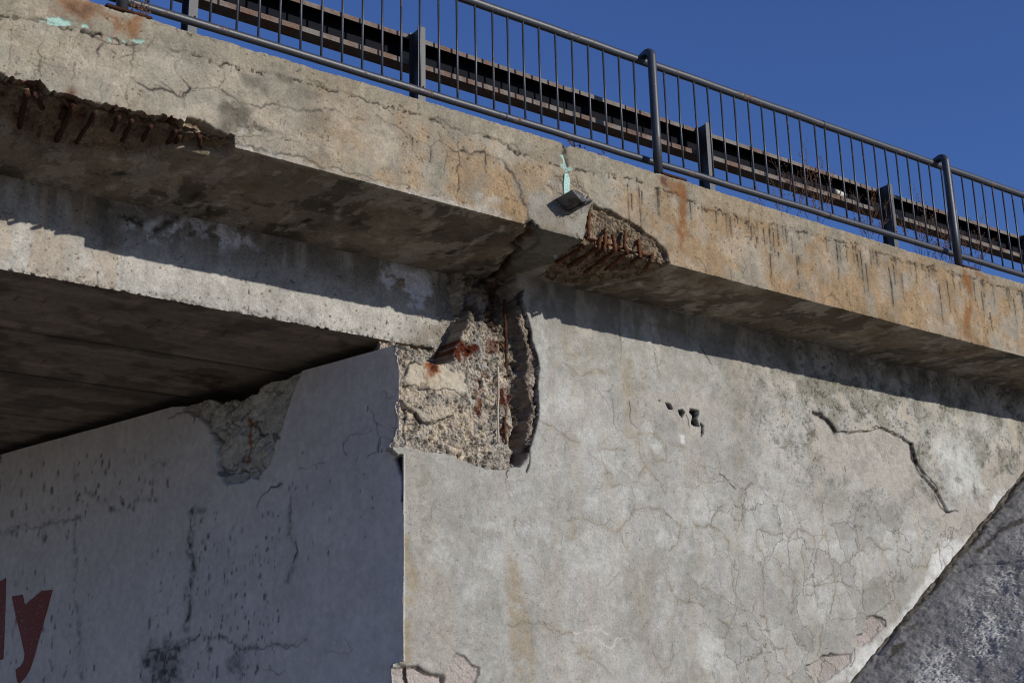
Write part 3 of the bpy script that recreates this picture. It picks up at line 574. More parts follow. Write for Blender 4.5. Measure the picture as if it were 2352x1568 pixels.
# soft light and dark areas
for fr, x, y, rx, ry, L in [('N', 330, 830, 130, 150, 1), ('N', 480, 1050, 110, 60, 1), ('N', 90, 250, 60, 300, 1), ('N', 560, 560, 160, 60, 1), ('N', 120, 850, 60, 150, 1), ('N', 1020, 1130, 80, 90, 1), ('N', 690, 1290, 90, 90, 1), ('N', 1090, 1180, 50, 70, 1), ('O', 1480, 250, 60, 120, 1), ('O', 1680, 280, 70, 130, 1), ('O', 1830, 220, 50, 70, 1),
        ('O', 2220, 320, 60, 120, 1), ('O', 420, 640, 90, 120, 1), ('O', 620, 930, 40, 80, 1), ('O', 900, 440, 260, 50, 1), ('O', 1440, 700, 90, 60, 1), ('O', 2000, 530, 60, 60, 1), ('O', 2300, 1350, 60, 160, 1), ('H', 80, 420, 50, 90, 1), ('H', 480, 480, 90, 90, 1), ('H', 820, 1000, 110, 170, 1), ('H', 500, 640, 90, 80, 1), ('H', 1200, 600, 80, 60, 1), ('H', 1380, 620, 40, 40, 1), ('H', 920, 700, 100, 60, 1),
        ('H', 1650, 200, 110, 220, 1), ('Fr', 1900, 1350, 160, 200, 1), ('Fr', 2100, 1250, 110, 100, 1), ('H', 120, 1380, 120, 120, 1), ('H', 450, 1250, 80, 100, 1), ('N', 2200, 600, 60, 50, 1), ('N', 1010, 1000, 60, 60, 1),
        ('O', 400, 420, 130, 50, 0), ('O', 1100, 560, 120, 60, 0), ('O', 1240, 800, 80, 160, 0), ('O', 300, 130, 90, 110, 0), ('O', 780, 200, 80, 60, 0), ('N', 640, 330, 200, 60, 0), ('N', 500, 370, 110, 50, 0), ('N', 1350, 560, 200, 70, 0), ('N', 900, 640, 90, 60, 0), ('H', 620, 870, 90, 80, 0), ('H', 1150, 970, 90, 120, 0), ('H', 800, 380, 350, 50, 0), ('H', 700, 1300, 120, 80, 0), ('H', 700, 780, 40, 90, 0),
        ('N', 850, 950, 30, 90, 0), ('N', 1500, 1150, 100, 90, 0), ('N', 1750, 1250, 80, 90, 0), ('O', 2200, 700, 120, 70, 0), ('O', 1900, 900, 100, 200, 0), ('N', 450, 950, 60, 120, 0), ('N', 470, 620, 40, 150, 0)]:
    u, v = wx(fr, [(x, y)])[0]; u2 = wx(fr, [(x + rx, y)])[0][0]; v2 = wx(fr, [(x, y + ry)])[0][1]
    S.blob(u, v, abs(u2 - u) * 1.1, abs(v - v2) * 1.1, lin(198, 198, 192, .95) if L else lin(124, 120, 104, .9), .36 if L else .3, 11, (.40, .60), seed=x % 6)
BR = lin(152, 139, 116, .92)
for fr, q, a in [('O', [(880, 650), (960, 660), (1000, 900), (1080, 1250), (1080, 1560), (980, 1560), (900, 1260), (880, 1000)], .7), ('O', [(100, 480), (180, 500), (225, 780), (235, 1000), (240, 1250), (200, 1440), (100, 1430)], .9), ('N', [(760, 400), (860, 380), (900, 700), (860, 1000), (920, 1060), (850, 1100), (800, 1000), (790, 620)], .55),
                 ('N', [(240, 0), (300, 0), (330, 340), (620, 340), (620, 380), (300, 430), (250, 300)], .5), ('O', [(1310, 400), (1350, 420), (1370, 560), (1320, 540)], .6), ('N', [(320, 500), (640, 500), (640, 560), (330, 560)], .5), ('N', [(380, 640), (420, 650), (410, 900), (370, 800)], .5), ('O', [(1370, 1310), (1480, 1330), (1480, 1390), (1400, 1370)], .6)]:
    S.stain(wx(fr, q), BR, a, .04, .03, 9, 4, (.3, .55))
PK = lin(168, 161, 150, .93)
for fr, q, a in [('Fr', [(845, 1110), (950, 1180), (1010, 1260), (1040, 1560), (950, 1560), (880, 1300)], .9), ('Fr', [(1010, 1270), (1250, 1255), (1340, 1225), (1500, 1310), (1560, 1350), (1590, 1460), (1660, 1560), (1500, 1700), (1040, 1560)], .7), ('H', [(820, 0), (910, 0), (920, 200), (880, 230)], .8), ('H', [(1400, 300), (1560, 420), (1640, 480), (1850, 380), (1960, 230), (2116, 180), (2116, 300), (1900, 560), (1840, 640), (1560, 640), (1640, 560), (1480, 480)], .85),
                 ('N', [(1050, 690), (1380, 690), (1450, 750), (1600, 790), (1620, 900), (1600, 1060), (1480, 1090), (1330, 1080), (1200, 900), (1060, 820), (960, 700)], .7), ('N', [(2180, 900), (2230, 920), (2210, 1000), (2170, 960)], .8)]:
    S.stain(wx(fr, q), PK, a, .03, .03, 9, 4, (.0, .4))
for fr, q, a in [('H', [(1860, 560), (1960, 560), (1780, 720), (1500, 1040), (1250, 1270), (1040, 1568), (860, 1568), (1040, 1380), (1300, 1180), (1440, 960), (1560, 740), (1720, 660)], .85), ('H', [(1960, 330), (2010, 380), (1910, 500), (1900, 420)], .9), ('H', [(1850, 560), (1875, 600), (1860, 640), (1830, 640)], 1.), ('W', [(1300, 850), (1560, 650), (1568, 720), (1330, 900)], .9), ('H', [(1560, 660), (1680, 640), (1740, 720), (1640, 900), (1500, 960), (1510, 780)], .8)]:
    S.stain(wx(fr, q), lin(204, 202, 196, .95), a, .05, .03, 14, 4, (.12, .5))
S.stain(wx('W', [(230, 180), (600, 130), (880, 380), (1000, 800), (820, 1010), (560, 900), (420, 480)]), lin(200, 201, 194, .96), .6, .12, .07, 7, 4, (.25, .6))
S.stain(wx('N', [(1280, 1060), (1320, 1070), (1320, 1140), (1290, 1140)]), lin(215, 213, 208, .95), .9, .02, .01)
CR = [('N', [[(915, 1090), (935, 1170), (950, 1260), (985, 1330), (1050, 1400), (1075, 1440), (1110, 1460), (1130, 1520), (1160, 1568)], [(985, 1330), (1080, 1290), (1150, 1280), (1250, 1280), (1260, 1310)], [(985, 1330), (950, 1380), (935, 1465), (860, 1465), (760, 1480), (690, 1510)], [(935, 1465), (990, 1500), (1040, 1550)],
        [(80, 940), (170, 980), (270, 1050), (350, 1110), (420, 1130)], [(590, 1190), (700, 1185), (800, 1195), (850, 1150)], [(720, 970), (790, 1030), (840, 1090), (900, 1080), (920, 1050), (1060, 1060), (1110, 1100), (1200, 1135), (1320, 1160)], [(1060, 1070), (1085, 980)], [(700, 750), (715, 850), (710, 960)], [(770, 50), (765, 200), (770, 420)],
        [(830, 50), (930, 100), (1030, 105), (1130, 130), (1230, 165), (1330, 180), (1410, 240)], [(1035, 110), (1030, 180), (1060, 250), (1070, 400), (1110, 600), (1130, 680)], [(1380, 1270), (1430, 1310), (1490, 1330), (1520, 1420), (1560, 1480)], [(1590, 1200), (1620, 1300), (1620, 1400)], [(590, 1200), (620, 1300), (690, 1400)], [(270, 440), (340, 490), (400, 540), (520, 530), (620, 520)], [(1165, 1150), (1165, 1280), (1080, 1290)], [(1030, 1180), (1070, 1280)], [(1700, 240), (1760, 280), (1830, 420)], [(1830, 700), (1840, 820), (1800, 930)], [(1530, 1430), (1620, 1400)]], .0065, .6),
      ('H', [[(400, 580), (540, 605), (670, 580), (750, 615), (845, 625)], [(610, 605), (600, 750), (640, 900), (635, 1080), (610, 1120)], [(850, 580), (845, 640), (860, 700), (890, 820), (900, 1000), (870, 1110), (860, 1150)], [(760, 620), (780, 770), (760, 850), (775, 990), (790, 1070)], [(430, 720), (440, 900), (440, 1100)], [(220, 660), (240, 830), (250, 980), (320, 1110)], [(0, 550), (100, 555), (220, 660)], [(640, 900), (780, 940), (890, 920), (1000, 945)],
        [(420, 1130), (460, 1160), (480, 1280), (510, 1340), (570, 1345)], [(400, 580), (400, 690), (430, 720)], [(1035, 640), (1060, 750), (1080, 900), (1090, 1100)], [(330, 1180), (340, 1240), (460, 1290), (420, 1380), (340, 1420), (335, 1500)], [(590, 1320), (580, 1390), (635, 1490), (630, 1568)], [(1360, 770), (1400, 830), (1450, 810), (1490, 825), (1520, 740), (1560, 670), (1680, 625)], [(820, 1190), (805, 1270), (810, 1330)], [(150, 1155), (200, 1190), (330, 1200)], [(1560, 680), (1600, 780), (1640, 840)], [(1100, 640), (1180, 690), (1270, 710)], [(100, 560), (130, 480), (180, 430)], [(310, 580), (310, 330), (370, 290)]], .0095, .6),
      ('O', [[(320, 1120), (400, 1200), (470, 1280), (515, 1340)], [(880, 60), (880, 170), (890, 240)], [(1310, 400), (1380, 385), (1450, 385), (1530, 430), (1680, 475), (1750, 400), (1780, 320), (1770, 130)], [(1690, 480), (1740, 600)], [(1790, 320), (1920, 315), (2000, 320), (2060, 390), (2120, 445), (2100, 560), (2040, 610), (2010, 740), (2020, 830), (2100, 960), (2170, 990), (2300, 1000)],
        [(2100, 970), (2060, 1100), (2060, 1280), (2035, 1450), (2000, 1460), (1920, 1340)], [(890, 1140), (990, 1105), (1060, 1145), (1120, 1130), (1250, 1190), (1350, 1200)], [(2240, 440), (2170, 350), (2160, 200)], [(1370, 1350), (1480, 1390), (1560, 1430), (1620, 1500)], [(940, 380), (930, 450), (950, 500)], [(2170, 840), (2180, 990)]], .0065, .6)]
for fr, ls, wd, a in CR:
    for l_ in ls:
        S.halo(wx(fr, l_), .022, .3, lin(140, 126, 100, .9)); S.crack(wx(fr, l_), wd, a, .003, (.11, .09, .065))
for l_ in [[(1355, 1195), (1450, 1180), (1600, 1210)], [(1510, 1235), (1590, 1300), (1750, 1230)], [(2030, 620), (2010, 740)], [(1940, 840), (2020, 830)]]: S.crack(wx('O', l_), .008, .7, 0, lin(210, 200, 185, .95))
DKC = (.012, .011, .01)
for fr, l_, wd in [('Fr', [(845, 1110), (900, 1122), (950, 1160), (985, 1195), (1015, 1255)], .026), ('Fr', [(1045, 1252), (1150, 1257), (1250, 1250)], .009), ('Fr', [(1270, 1225), (1340, 1220), (1420, 1250), (1500, 1300), (1555, 1340)], .012), ('Fr', [(1555, 1340), (1570, 1440), (1600, 1510), (1650, 1568)], .020),
                   ('H', [(1400, 30), (1425, 120), (1450, 200), (1510, 250), (1560, 310), (1560, 360), (1590, 430), (1635, 470), (1690, 462)], .017), ('H', [(1800, 310), (1820, 380), (1838, 430)], .014), ('H', [(1145, 1135), (1190, 1145), (1225, 1165), (1230, 1200)], .018), ('H', [(1040, 1262), (1080, 1252)], .014), ('H', [(820, 1390), (870, 1375), (915, 1382)], .016),
                   ('H', [(715, 1452), (775, 1442)], .014), ('H', [(1030, 1345), (1030, 1400), (1000, 1460)], .012), ('O', [(100, 1420), (140, 1435), (240, 1442), (300, 1480), (420, 1502), (430, 1520), (415, 1568)], .022), ('O', [(515, 1345), (580, 1365), (640, 1430), (685, 1445), (680, 1500), (655, 1520), (645, 1568)], .010),
                   ('N', [(1340, 890), (1355, 940), (1368, 1000)], .010), ('N', [(1620, 1400), (1680, 1440), (1740, 1500), (1762, 1530)], .007), ('H', [(160, 220), (220, 270), (258, 318)], .008), ('N', [(2200, 1010), (2220, 950)], .01), ('H', [(2030, 215), (2050, 228)], .014), ('H', [(970, 170), (972, 205)], .007), ('H', [(890, 215), (897, 235)], .009), ('N', [(1460, 290), (1500, 380), (1560, 460)], .01), ('N', [(850, 780), (870, 960), (920, 1000)], .009),
                   ('O', [(1020, 50), (1035, 0)], .01), ('O', [(882, 90), (872, 60), (895, 40)], .01), ('O', [(2010, 1000 - 650), (2050, 380)], .001)]:
    S.crack(wx(fr, l_), wd * (1. if wd > .015 else .8), 1., .004, DKC, .08, .4)
for q in [[(1160, 785), (1200, 795), (1222, 842), (1185, 840)], [(1270, 852), (1305, 842), (1325, 865), (1303, 915), (1278, 882)], [(1370, 832), (1445, 852), (1448, 882), (1428, 920), (1455, 990), (1408, 985), (1382, 965), (1395, 900), (1368, 872)], [(1460, 955), (1490, 985), (1484, 1055), (1462, 1075), (1470, 1010)], [(1100, 765), (1118, 768), (1112, 778)]]:
    W, mk = S.poly(wx('N', q), .005, .003, 30); S.mix(W, DKC, mk); S.d[W] += .07 * mk
# loose render: stepped back below the long crack
line = wx('Fr', [(845, 1110), (950, 1160), (1025, 1252), (1250, 1250), (1340, 1220), (1500, 1300), (1560, 1340), (1590, 1460), (1660, 1568)])
line = np.vstack([line, wx('H', [(1440, 200), (1560, 330), (1635, 470)])])
W, mk = S.poly(np.vstack([line, wx('H', [(1400, 600), (1000, 500), (850, 300)])]), .006, .004, 20); W2, dm = S.dist(line, .7)
full = np.full(U.shape, 9.); full[W2] = dm; S.d[W] += mk * .035 * np.exp(-(full[W] / .22)); 
for fr, q, dd in [('O', [(60, 1450), (140, 1445), (240, 1450), (300, 1488), (420, 1510), (415, 1640), (60, 1640)], .035), ('O', [(515, 1350), (580, 1370), (640, 1435), (683, 1450), (676, 1500), (650, 1560), (620, 1640), (440, 1640), (460, 1450)], .02),
                  ('H', [(1100, 1140), (1150, 1130), (1200, 1160), (1228, 1200), (1130, 1300), (1080, 1330), (1035, 1330), (1040, 1260), (1085, 1250)], .022), ('H', [(740, 1455), (820, 1395), (915, 1387), (1010, 1375), (1010, 1440), (870, 1540), (790, 1568), (750, 1500)], .022)]:
    W, mk = S.poly(wx(fr, q), .008, .006, 20); S.mix(W, lin(176, 164, 155, .92), mk * .9); S.d[W] += dd * mk + mk * (fbm(U[W], V[W], 40, 3, 4) - .5) * .012; S.rough[W] = np.maximum(S.rough[W], mk * .7)
# ---- big spall at the beam seat
spall = wx('J', [(-400, -300), (900, -300), (930, 60), (950, 140), (1000, 190), (985, 240), (1010, 340), (1050, 470), (1060, 560), (1090, 640), (1105, 740), (1095, 860), (1105, 1000), (1105, 1090), (1070, 1230), (1045, 1310), (1030, 1380), (970, 1445), (860, 1475), (730, 1460), (600, 1420), (480, 1362), (300, 1340), (150, 1300), (-400, 1310)])
W, mk = S.poly(spall, .008, .008, 18); sp = np.zeros_like(U); sp[W] = mk
r1 = fbm(U, V, 7, 3, 6); r2 = fbm(U, V, 24, 5, 5); r3 = np.abs(fbm(U, V, 13, 9, 4) - .5) * 2
dep = .055 + (r1 - .5) * .11 + (r2 - .5) * .05 + .03 * r3
strip = wx('J', [(955, 250), (985, 240), (1010, 340), (1050, 470), (1060, 560), (1090, 640), (1105, 740), (1095, 860), (1105, 1000), (1105, 1090), (1070, 1230), (1045, 1310), (1030, 1380), (1040, 1290), (1045, 1130), (1080, 1050), (1045, 900), (1020, 800), (1045, 740), (1035, 580), (1010, 500), (960, 350)])
W, mst = S.poly(strip, .012, .009, 26)
W1, m1 = S.poly(wx('J', [(640, -300), (900, -300), (930, 60), (950, 140), (985, 240), (960, 350), (1010, 500), (1035, 580), (1045, 740), (1020, 800), (1045, 900), (1080, 1050), (1045, 1130), (1040, 1290), (1000, 1420), (940, 1440), (975, 1340), (940, 1240), (975, 1150), (950, 1000), (960, 850), (890, 680), (860, 500), (780, 400), (700, 420)]), .07, .02, 12)
dep[W1] = dep[W1] * (1 - m1) + m1 * (.20 + (r1[W1] - .5) * .2 + (r2[W1] - .5) * .12)
W2, m2 = S.poly(wx('J', [(-500, -300), (700, -300), (690, 260), (620, 420), (560, 540), (520, 610), (515, 660), (430, 705), (318, 685), (300, 605), (180, 572), (75, 553), (-300, 500)]), .008, .006, 18)
gb = sst(U[W2], 6.16, 6.24); dep[W2] = dep[W2] * (1 - m2) + m2 * (.34 * (1 - gb) + .22 * gb + (r1[W2] - .5) * .2 + (r2[W2] - .5) * .08)
W3, m3 = S.poly(wx('J', [(300, 612), (520, 648), (525, 675), (430, 700), (320, 680)]), .012, .008, 18)
dep[W3] += m3 * .5
dep[W] = dep[W] * (1 - mst) + mst * (.035 + (r2[W] - .5) * .05)
S.d = S.d * (1 - sp) + sp * dep
agg = (.62 + .75 * r2)[..., None] * (.8 + .4 * r1)[..., None]
cs = lin(190, 174, 153, .95) * (.72 + .6 * r2)[..., None] * (.85 + .3 * r1)[..., None]; gz = sst(fbm(U, V, 3.2, 8, 5), .5, .62)[..., None] * .6; cs = cs * (1 - gz) + lin(166, 160, 148, .92) * agg * gz
r5 = fbm(U, V, 30, 11, 4, .6); cs = cs * (1 - .5 * sst(.46 - r5, 0, .07)[..., None] * sst(fbm(U, V, 6, 2, 4), .35, .55)[..., None]); stn = sst(fbm(U, V, 26, 14, 2), .62, .66)[..., None]  # crevice shade painted into the rubble colour
cs = cs * (1 - stn * .5) + stn * .5 * (lin(150, 150, 150, .85) * (.5 + 1. * vn(U, V, 15, 6))[..., None]); S.d += sp * 0
dep = dep + .022 * sst(.47 - r5, 0, .08)
S.d = S.d * (1 - sp) + sp * dep
S.C = S.C * (1 - sp[..., None]) + cs * sp[..., None]; S.rough = S.rough * (1 - sp) + sp; S.web *= 1 - sp; S.pit = S.pit * (1 - sp) + sp * 1.1
S.mix(W, lin(172, 156, 142, .9), mst * .8); S.C[W] *= (1 - mst * .5 * sst(r2[W], .45, .6))[..., None]
S.C[W1] *= (1 - m1 * .25)[..., None]; S.C[W1] *= (1 - m1 * .45 * (1 - sst(r2[W1], .42, .6)))[..., None]; S.mix(W1, lin(110, 90, 74, .8), m1 * .45 * sst(r1[W1], .45, .6))  # channel colour darkened to stand for its shade, plus rusty brown
W, mk = S.poly(wx('J', [(180, 700), (300, 690), (520, 740), (600, 800), (640, 940), (560, 920), (370, 890), (170, 865)]), .03, .03, 14)
S.mix(W, lin(184, 172, 150, .92), mk * .6); S.d[W] = S.d[W] * (1 - mk * .8) + mk * .8 * .03; S.rough[W] *= 1 - .7 * mk
W, mk = S.poly(wx('J', [(150, 960), (250, 1040), (400, 1010), (520, 1030), (520, 1070), (380, 1130), (290, 1120), (240, 1060), (170, 1020)]), .01, .012, 14)
S.mix(W, lin(188, 174, 152, .92), mk * .6); S.d[W] = S.d[W] * (1 - mk) + mk * (.02 + (r2[W] - .5) * .03)
for q, c, a in [([(305, 690), (395, 700), (405, 840), (340, 870), (300, 780)], lin(140, 78, 35, .8), 1.), ([(330, 710), (370, 705), (385, 760), (340, 740)], lin(60, 30, 22, .8), 1.), ([(680, 800), (725, 810), (730, 1080), (690, 1070), (675, 920)], lin(110, 56, 28, .8), .9), ([(500, 560), (560, 520), (640, 560), (700, 590), (690, 640), (560, 690), (520, 640)], lin(105, 48, 26, .8), 1.),
                ([(760, 500), (850, 540), (860, 620), (760, 640)], lin(100, 52, 28, .8), .8), ([(860, 860), (960, 870), (980, 940), (900, 1040), (850, 1010), (840, 900)], lin(88, 38, 24, .8), 1.), ([(850, 1130), (940, 1150), (920, 1210), (850, 1260)], lin(125, 68, 35, .8), .7), ([(780, 60), (900, 80), (900, 330), (850, 560), (830, 300)], lin(72, 42, 30, .8), .8), ([(640, 280), (760, 200), (740, 400), (690, 520)], lin(88, 60, 38, .8), .6),
                ([(740, 740), (790, 760), (780, 810), (750, 800)], lin(140, 90, 35, .8), .9)]:
    S.stain(wx('J', q), c, a, .02, .02, 16, 5, (.28, .48))
S.stain(wx('J', [(690, 180), (850, 230), (840, 480), (760, 480), (690, 640), (680, 400)]), lin(165, 165, 170, .9), .5, .03, .03, 9, 3, (.4, .6))
for l_, wd in [([(110, 575), (200, 610), (240, 650), (240, 695), (190, 720), (170, 790)], .012), ([(240, 690), (280, 715)], .014), ([(170, 870), (300, 885), (400, 900), (550, 920)], .007), ([(240, 1060), (260, 1100), (300, 1130), (345, 1140)], .013), ([(345, 1135), (420, 1110), (520, 1075)], .008), ([(180, 1030), (180, 1200), (170, 1290)], .01), ([(100, 560), (180, 575), (300, 606)], .012), ([(470, 1290), (490, 1340)], .012)]:
    S.crack(wx('J', l_), wd, .95, .02, DKC, .08, .2)
sline = wx('J', [(1000, 190), (985, 240), (1010, 340), (1050, 470), (1060, 560), (1090, 640), (1105, 740), (1095, 860), (1105, 1000), (1105, 1090), (1070, 1230), (1045, 1310), (1045, 1420), (1020, 1490)])
S.crack(sline, .011, 1., .02, DKC, .05, .3)
# left arris
arr = wx('Q', [(2128, 0), (2135, 120), (2150, 300), (2152, 450), (2122, 485), (2140, 700), (2112, 800), (2086, 862), (2100, 940), (2140, 975), (2215, 990), (2212, 1300)])
arr = np.vstack([arr, wx('O', [(150, 300), (146, 600), (140, 1000), (138, 1400), (60, 1420), (70, 1568)])]); arr = arr[np.argsort(arr[:, 1])]
ax = np.interp(vv, arr[:, 1], arr[:, 0]) + .012 * (fbm(vv, vv * 0, 20, 3, 4) - .5)
zcs = float(wx('J', [(150, 1300)])[0, 1]); dcor = .058 * sst(vv, zcs - .02, zcs + .03)
ax = np.where(vv < arr[0, 1], C0X, np.where(vv > 4.88, arr[-1, 0], ax)) * (1 + dcor / YW)
ax = np.minimum(ax, C0X - .2712 * dcor - .002)
k = np.clip(ax[None, :] - U, 0, None); S.mix(slice(None), lin(215, 210, 200, .95), .7 * np.exp(-((U - ax[None, :]) / .012) ** 2))
fb = np.where(k > 0, np.minimum(k * 6, .25), 0)
X = np.where(k > 0, ax[None, :] + fb * .45, U)
low = (V < 2.55)[...]
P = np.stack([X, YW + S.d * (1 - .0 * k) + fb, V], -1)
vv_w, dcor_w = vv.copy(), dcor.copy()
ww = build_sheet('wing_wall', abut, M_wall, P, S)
# bars in the beam seat spall
def wp(pts, y): return [list(q) for q in onY(D('J', pts), y)]
bar(ww, wp([(862, 260), (866, 420), (872, 560), (874, 700), (868, 800), (868, 905)], YW + .10), .015, M_rustd, 'exposed_bar')
bar(ww, wp([(815, 735), (820, 900), (812, 1050), (815, 1180), (820, 1280)], YW + .035), .009, M_wire, 'tie_wire')
bar(ww, wp([(868, 1050), (862, 1160), (872, 1290)], YW + .05), .010, M_rust, 'exposed_bar')
bar(ww, wp([(765, 600), (775, 560), (800, 555), (840, 580), (858, 610)], YW + .10), .012, M_rust, 'bent_bar')
bar(ww, wp([(700, 820), (712, 850), (708, 885)], YW + .035), .014, M_wire, 'bolt_end')

# ================= abutment front wall under the span (skewed in plan)
C0 = np.array([C0X, YW, 0.]); SD = np.array([-.2617, .9651, 0.]); SN = np.array([-.9651, -.2617, 0.])
def ax_(fr, pts):
    p = on_plane(D(fr, pts), C0, SN); return np.column_stack([(p - C0) @ SD, p[:, 2]])
us = np.concatenate([np.arange(-.02, 2.6, .0092 * RES), np.arange(2.6, 6.6, .0135 * RES), np.arange(6.7, 9.4, .15)])
vv = np.concatenate([np.arange(0, 2.1, .1), np.arange(2.1, 4.9, .0108 * RES)])
S = Sheet(us, vv, lin(228, 219, 208, .77)); U, V = S.U, S.V
nm = fbm(U, V, 4, 4, 6); ns = fbm(U * 3, V, 9, 6, 5); S.tint((.9 + .2 * nm) * (.94 + .12 * ns)); S.d += (fbm(U, V, 1.2, 2, 3) - .5) * .03 + (nm - .5) * .006 + (ns - .5) * .002
S.rough[:] = .15; S.pit[:] = .12
MO = (.05, .045, .038)
for l_, wd, a in [([(0, 545), (60, 540), (130, 510), (250, 515), (270, 490), (380, 480), (470, 455)], .03, .8), ([(640, 410), (740, 400), (810, 360), (910, 355)], .03, .7), ([(500, 300), (560, 340), (650, 400)], .03, .7), ([(1120, 410), (1110, 560), (1105, 650), (1130, 760), (1100, 880), (1110, 1000), (1090, 1100)], .045, .9), ([(1120, 415), (1200, 410), (1180, 470)], .03, .7),
                  ([(880, 1240), (940, 1245), (1020, 1215), (1130, 1170), (1170, 1140), (1290, 1150), (1380, 1200), (1500, 1220), (1600, 1200), (1700, 1205), (1790, 1165)], .022, .7), ([(1690, 400), (1690, 560), (1730, 640), (1720, 710), (1680, 830)], .035, .6), ([(440, 500), (445, 700), (430, 900), (460, 1100), (465, 1300), (480, 1400)], .035, .5), ([(880, 150), (960, 140)], .03, .6), ([(1600, 250), (1640, 270)], .03, .7), ([(1380, 1290), (1400, 1350), (1440, 1340)], .03, .6)]:
    S.halo(ax_('G', l_), wd, a * (.85 if wd > .032 else .62), MO, 20)
for l_, wd, a in [([(1120, 400), (1115, 520), (1100, 600), (1130, 720), (1140, 820)], .009, .8), ([(870, 1240), (940, 1250), (1020, 1215), (1130, 1175), (1165, 1140)], .011, .9), ([(1290, 1150), (1380, 1200), (1500, 1220), (1600, 1195), (1700, 1205), (1790, 1165)], .006, .7), ([(1500, 395), (1530, 330), (1580, 280), (1640, 260)], .012, .95), ([(1700, 330), (1700, 420), (1690, 480)], .007, .7), ([(1890, 1220), (1940, 1240), (2060, 1230), (2010, 1160)], .006, .6),
                  ([(1540, 1345), (1600, 1355), (1670, 1350)], .008, .8), ([(1100, 940), (1100, 1060)], .007, .6), ([(1320, 740), (1310, 850)], .006, .6), ([(0, 545), (130, 520), (250, 515), (380, 480), (470, 455)], .006, .6), ([(1730, 600), (1740, 660), (1715, 715)], .012, .8)]:
    S.crack(ax_('G', l_), wd, a, .004)
for l_, wd, a in [([(1890, 580), (1950, 690), (1960, 800), (1965, 960), (1860, 1000)], .006, .7), ([(1940, 700), (2060, 700), (2120, 740)], .005, .6), ([(1960, 850), (2080, 855)], .005, .6), ([(1220, 1120), (1320, 1110), (1460, 1060)], .005, .5), ([(1640, 900), (1800, 790), (1900, 760)], .005, .5), ([(1640, 870), (1645, 950), (1670, 990)], .008, .7), ([(1860, 540), (1858, 580)], .01, .8), ([(1990, 400), (2050, 465), (2120, 440)], .004, .5), ([(1965, 860), (1960, 960)], .012, .7), ([(40, 650), (100, 620), (190, 590)], .012, .8), ([(1165, 1360), (1160, 1440), (1170, 1512)], .006, .6)]:
    S.crack(ax_('Q', l_), wd, a, .004)
S.blob(*ax_('G', [(950, 1280)])[0], .38, .2, MO, .75, 9, (.45, .58)); S.blob(*ax_('G', [(960, 1380)])[0], .3, .2, MO, .7, 9, (.45, .58)); S.blob(*ax_('G', [(1380, 1310)])[0], .12, .1, MO, .6, 12, (.45, .58))
rm = np.random.RandomState(21)
for (x0, y0, x1, y1, n) in [(1150, 420, 1640, 1250, 130), (0, 60, 1000, 420, 60), (20, 330, 560, 1420, 70), (820, 1100, 1600, 1420, 60), (860, 600, 1120, 1100, 18), (1640, 0, 2250, 700, 26)]:
    for k in range(n):
        u, v = ax_('G', [(rm.uniform(x0, x1), rm.uniform(y0, y1))])[0]; r = rm.uniform(.005, .014) * (1 + .3 * u)
        S.blob(u, v, r * rm.uniform(.7, 1.1), r * rm.uniform(1.1, 2.2), MO, rm.uniform(.35, .9), 30, (.35, .55), k % 5)
top = ax_('Q', [(-1200, 880), (0, 545), (150, 535), (200, 500), (270, 450), (400, 470), (480, 510), (590, 460), (650, 490), (750, 430), (840, 420), (850, 370), (930, 300), (1080, 280), (1150, 230), (1250, 205), (1450, 150), (1600, 115), (1900, 20), (1960, 0), (2060, -25)])[::-1]
sp = ax_('Q', [(150, 400), (1000, 100), (1280, 170), (1250, 205), (1180, 400), (1140, 500), (1060, 760), (1010, 900), (960, 1060), (890, 1130), (860, 1210), (800, 1200), (700, 1225), (570, 1250), (510, 1200), (480, 1080), (460, 900), (410, 740), (300, 640), (190, 590), (165, 555)])
W, mk = S.poly(sp, .008, .012, 12); rr = fbm(U[W], V[W], 8, 3, 6); r4 = fbm(U[W], V[W], 26, 5, 5)
S.d[W] += mk * (.055 + (rr - .5) * .10 + (r4 - .5) * .04); S.mix(W, lin(206, 198, 180, .92), mk); S.C[W] *= (1 - mk * (.45 - .8 * np.clip(r4 - .15, 0, .7)))[..., None]; S.rough[W] = np.maximum(S.rough[W], mk); S.pit[W] = np.maximum(S.pit[W], mk * 1.4)  # darkening by noise stands in for crevice shade in the broken patch
for k in range(90):  # dark crack speckles, adding to the painted crevice shade
    i_ = rm.uniform(0, 1, 2); u0_, v0_ = sp.min(0) + (sp.max(0) - sp.min(0)) * i_; i0 = np.searchsorted(us, u0_); j0 = np.searchsorted(vv, v0_)
    if S.rough[min(i0, len(us) - 1), min(j0, len(vv) - 1)] < .8: continue
    S.crack(np.array([(u0_, v0_), (u0_ + rm.normal(0, .05), v0_ + rm.normal(0, .04)), (u0_ + rm.normal(0, .09), v0_ + rm.normal(0, .06))]), rm.uniform(.006, .016), .8, .02, (.04, .035, .03), .15, .4)
S.stain(ax_('Q', [(735, 640), (775, 650), (760, 850), (730, 1060), (715, 1050), (735, 850)]), lin(150, 85, 40, .8), .9, .02, .01, 14, 3, (.2, .4)); S.stain(ax_('Q', [(480, 850), (520, 855), (510, 880), (480, 875)]), lin(150, 85, 40, .8), .9, .02, .01)
W, mk = S.poly(ax_('Q', [(2105, 1020), (2150, 975), (2260, 960), (2260, 1400), (2210, 1512), (2185, 1500), (2165, 1180), (2120, 1070)]), .006, .006, 20); S.mix(W, lin(48, 42, 40, .8), mk); S.d[W] += mk * .035
W, mk = S.poly(ax_('O', [(100, -20), (135, 0), (145, 300), (120, 260), (128, 120)]), .006, .006, 20); S.mix(W, lin(48, 42, 40, .8), mk)
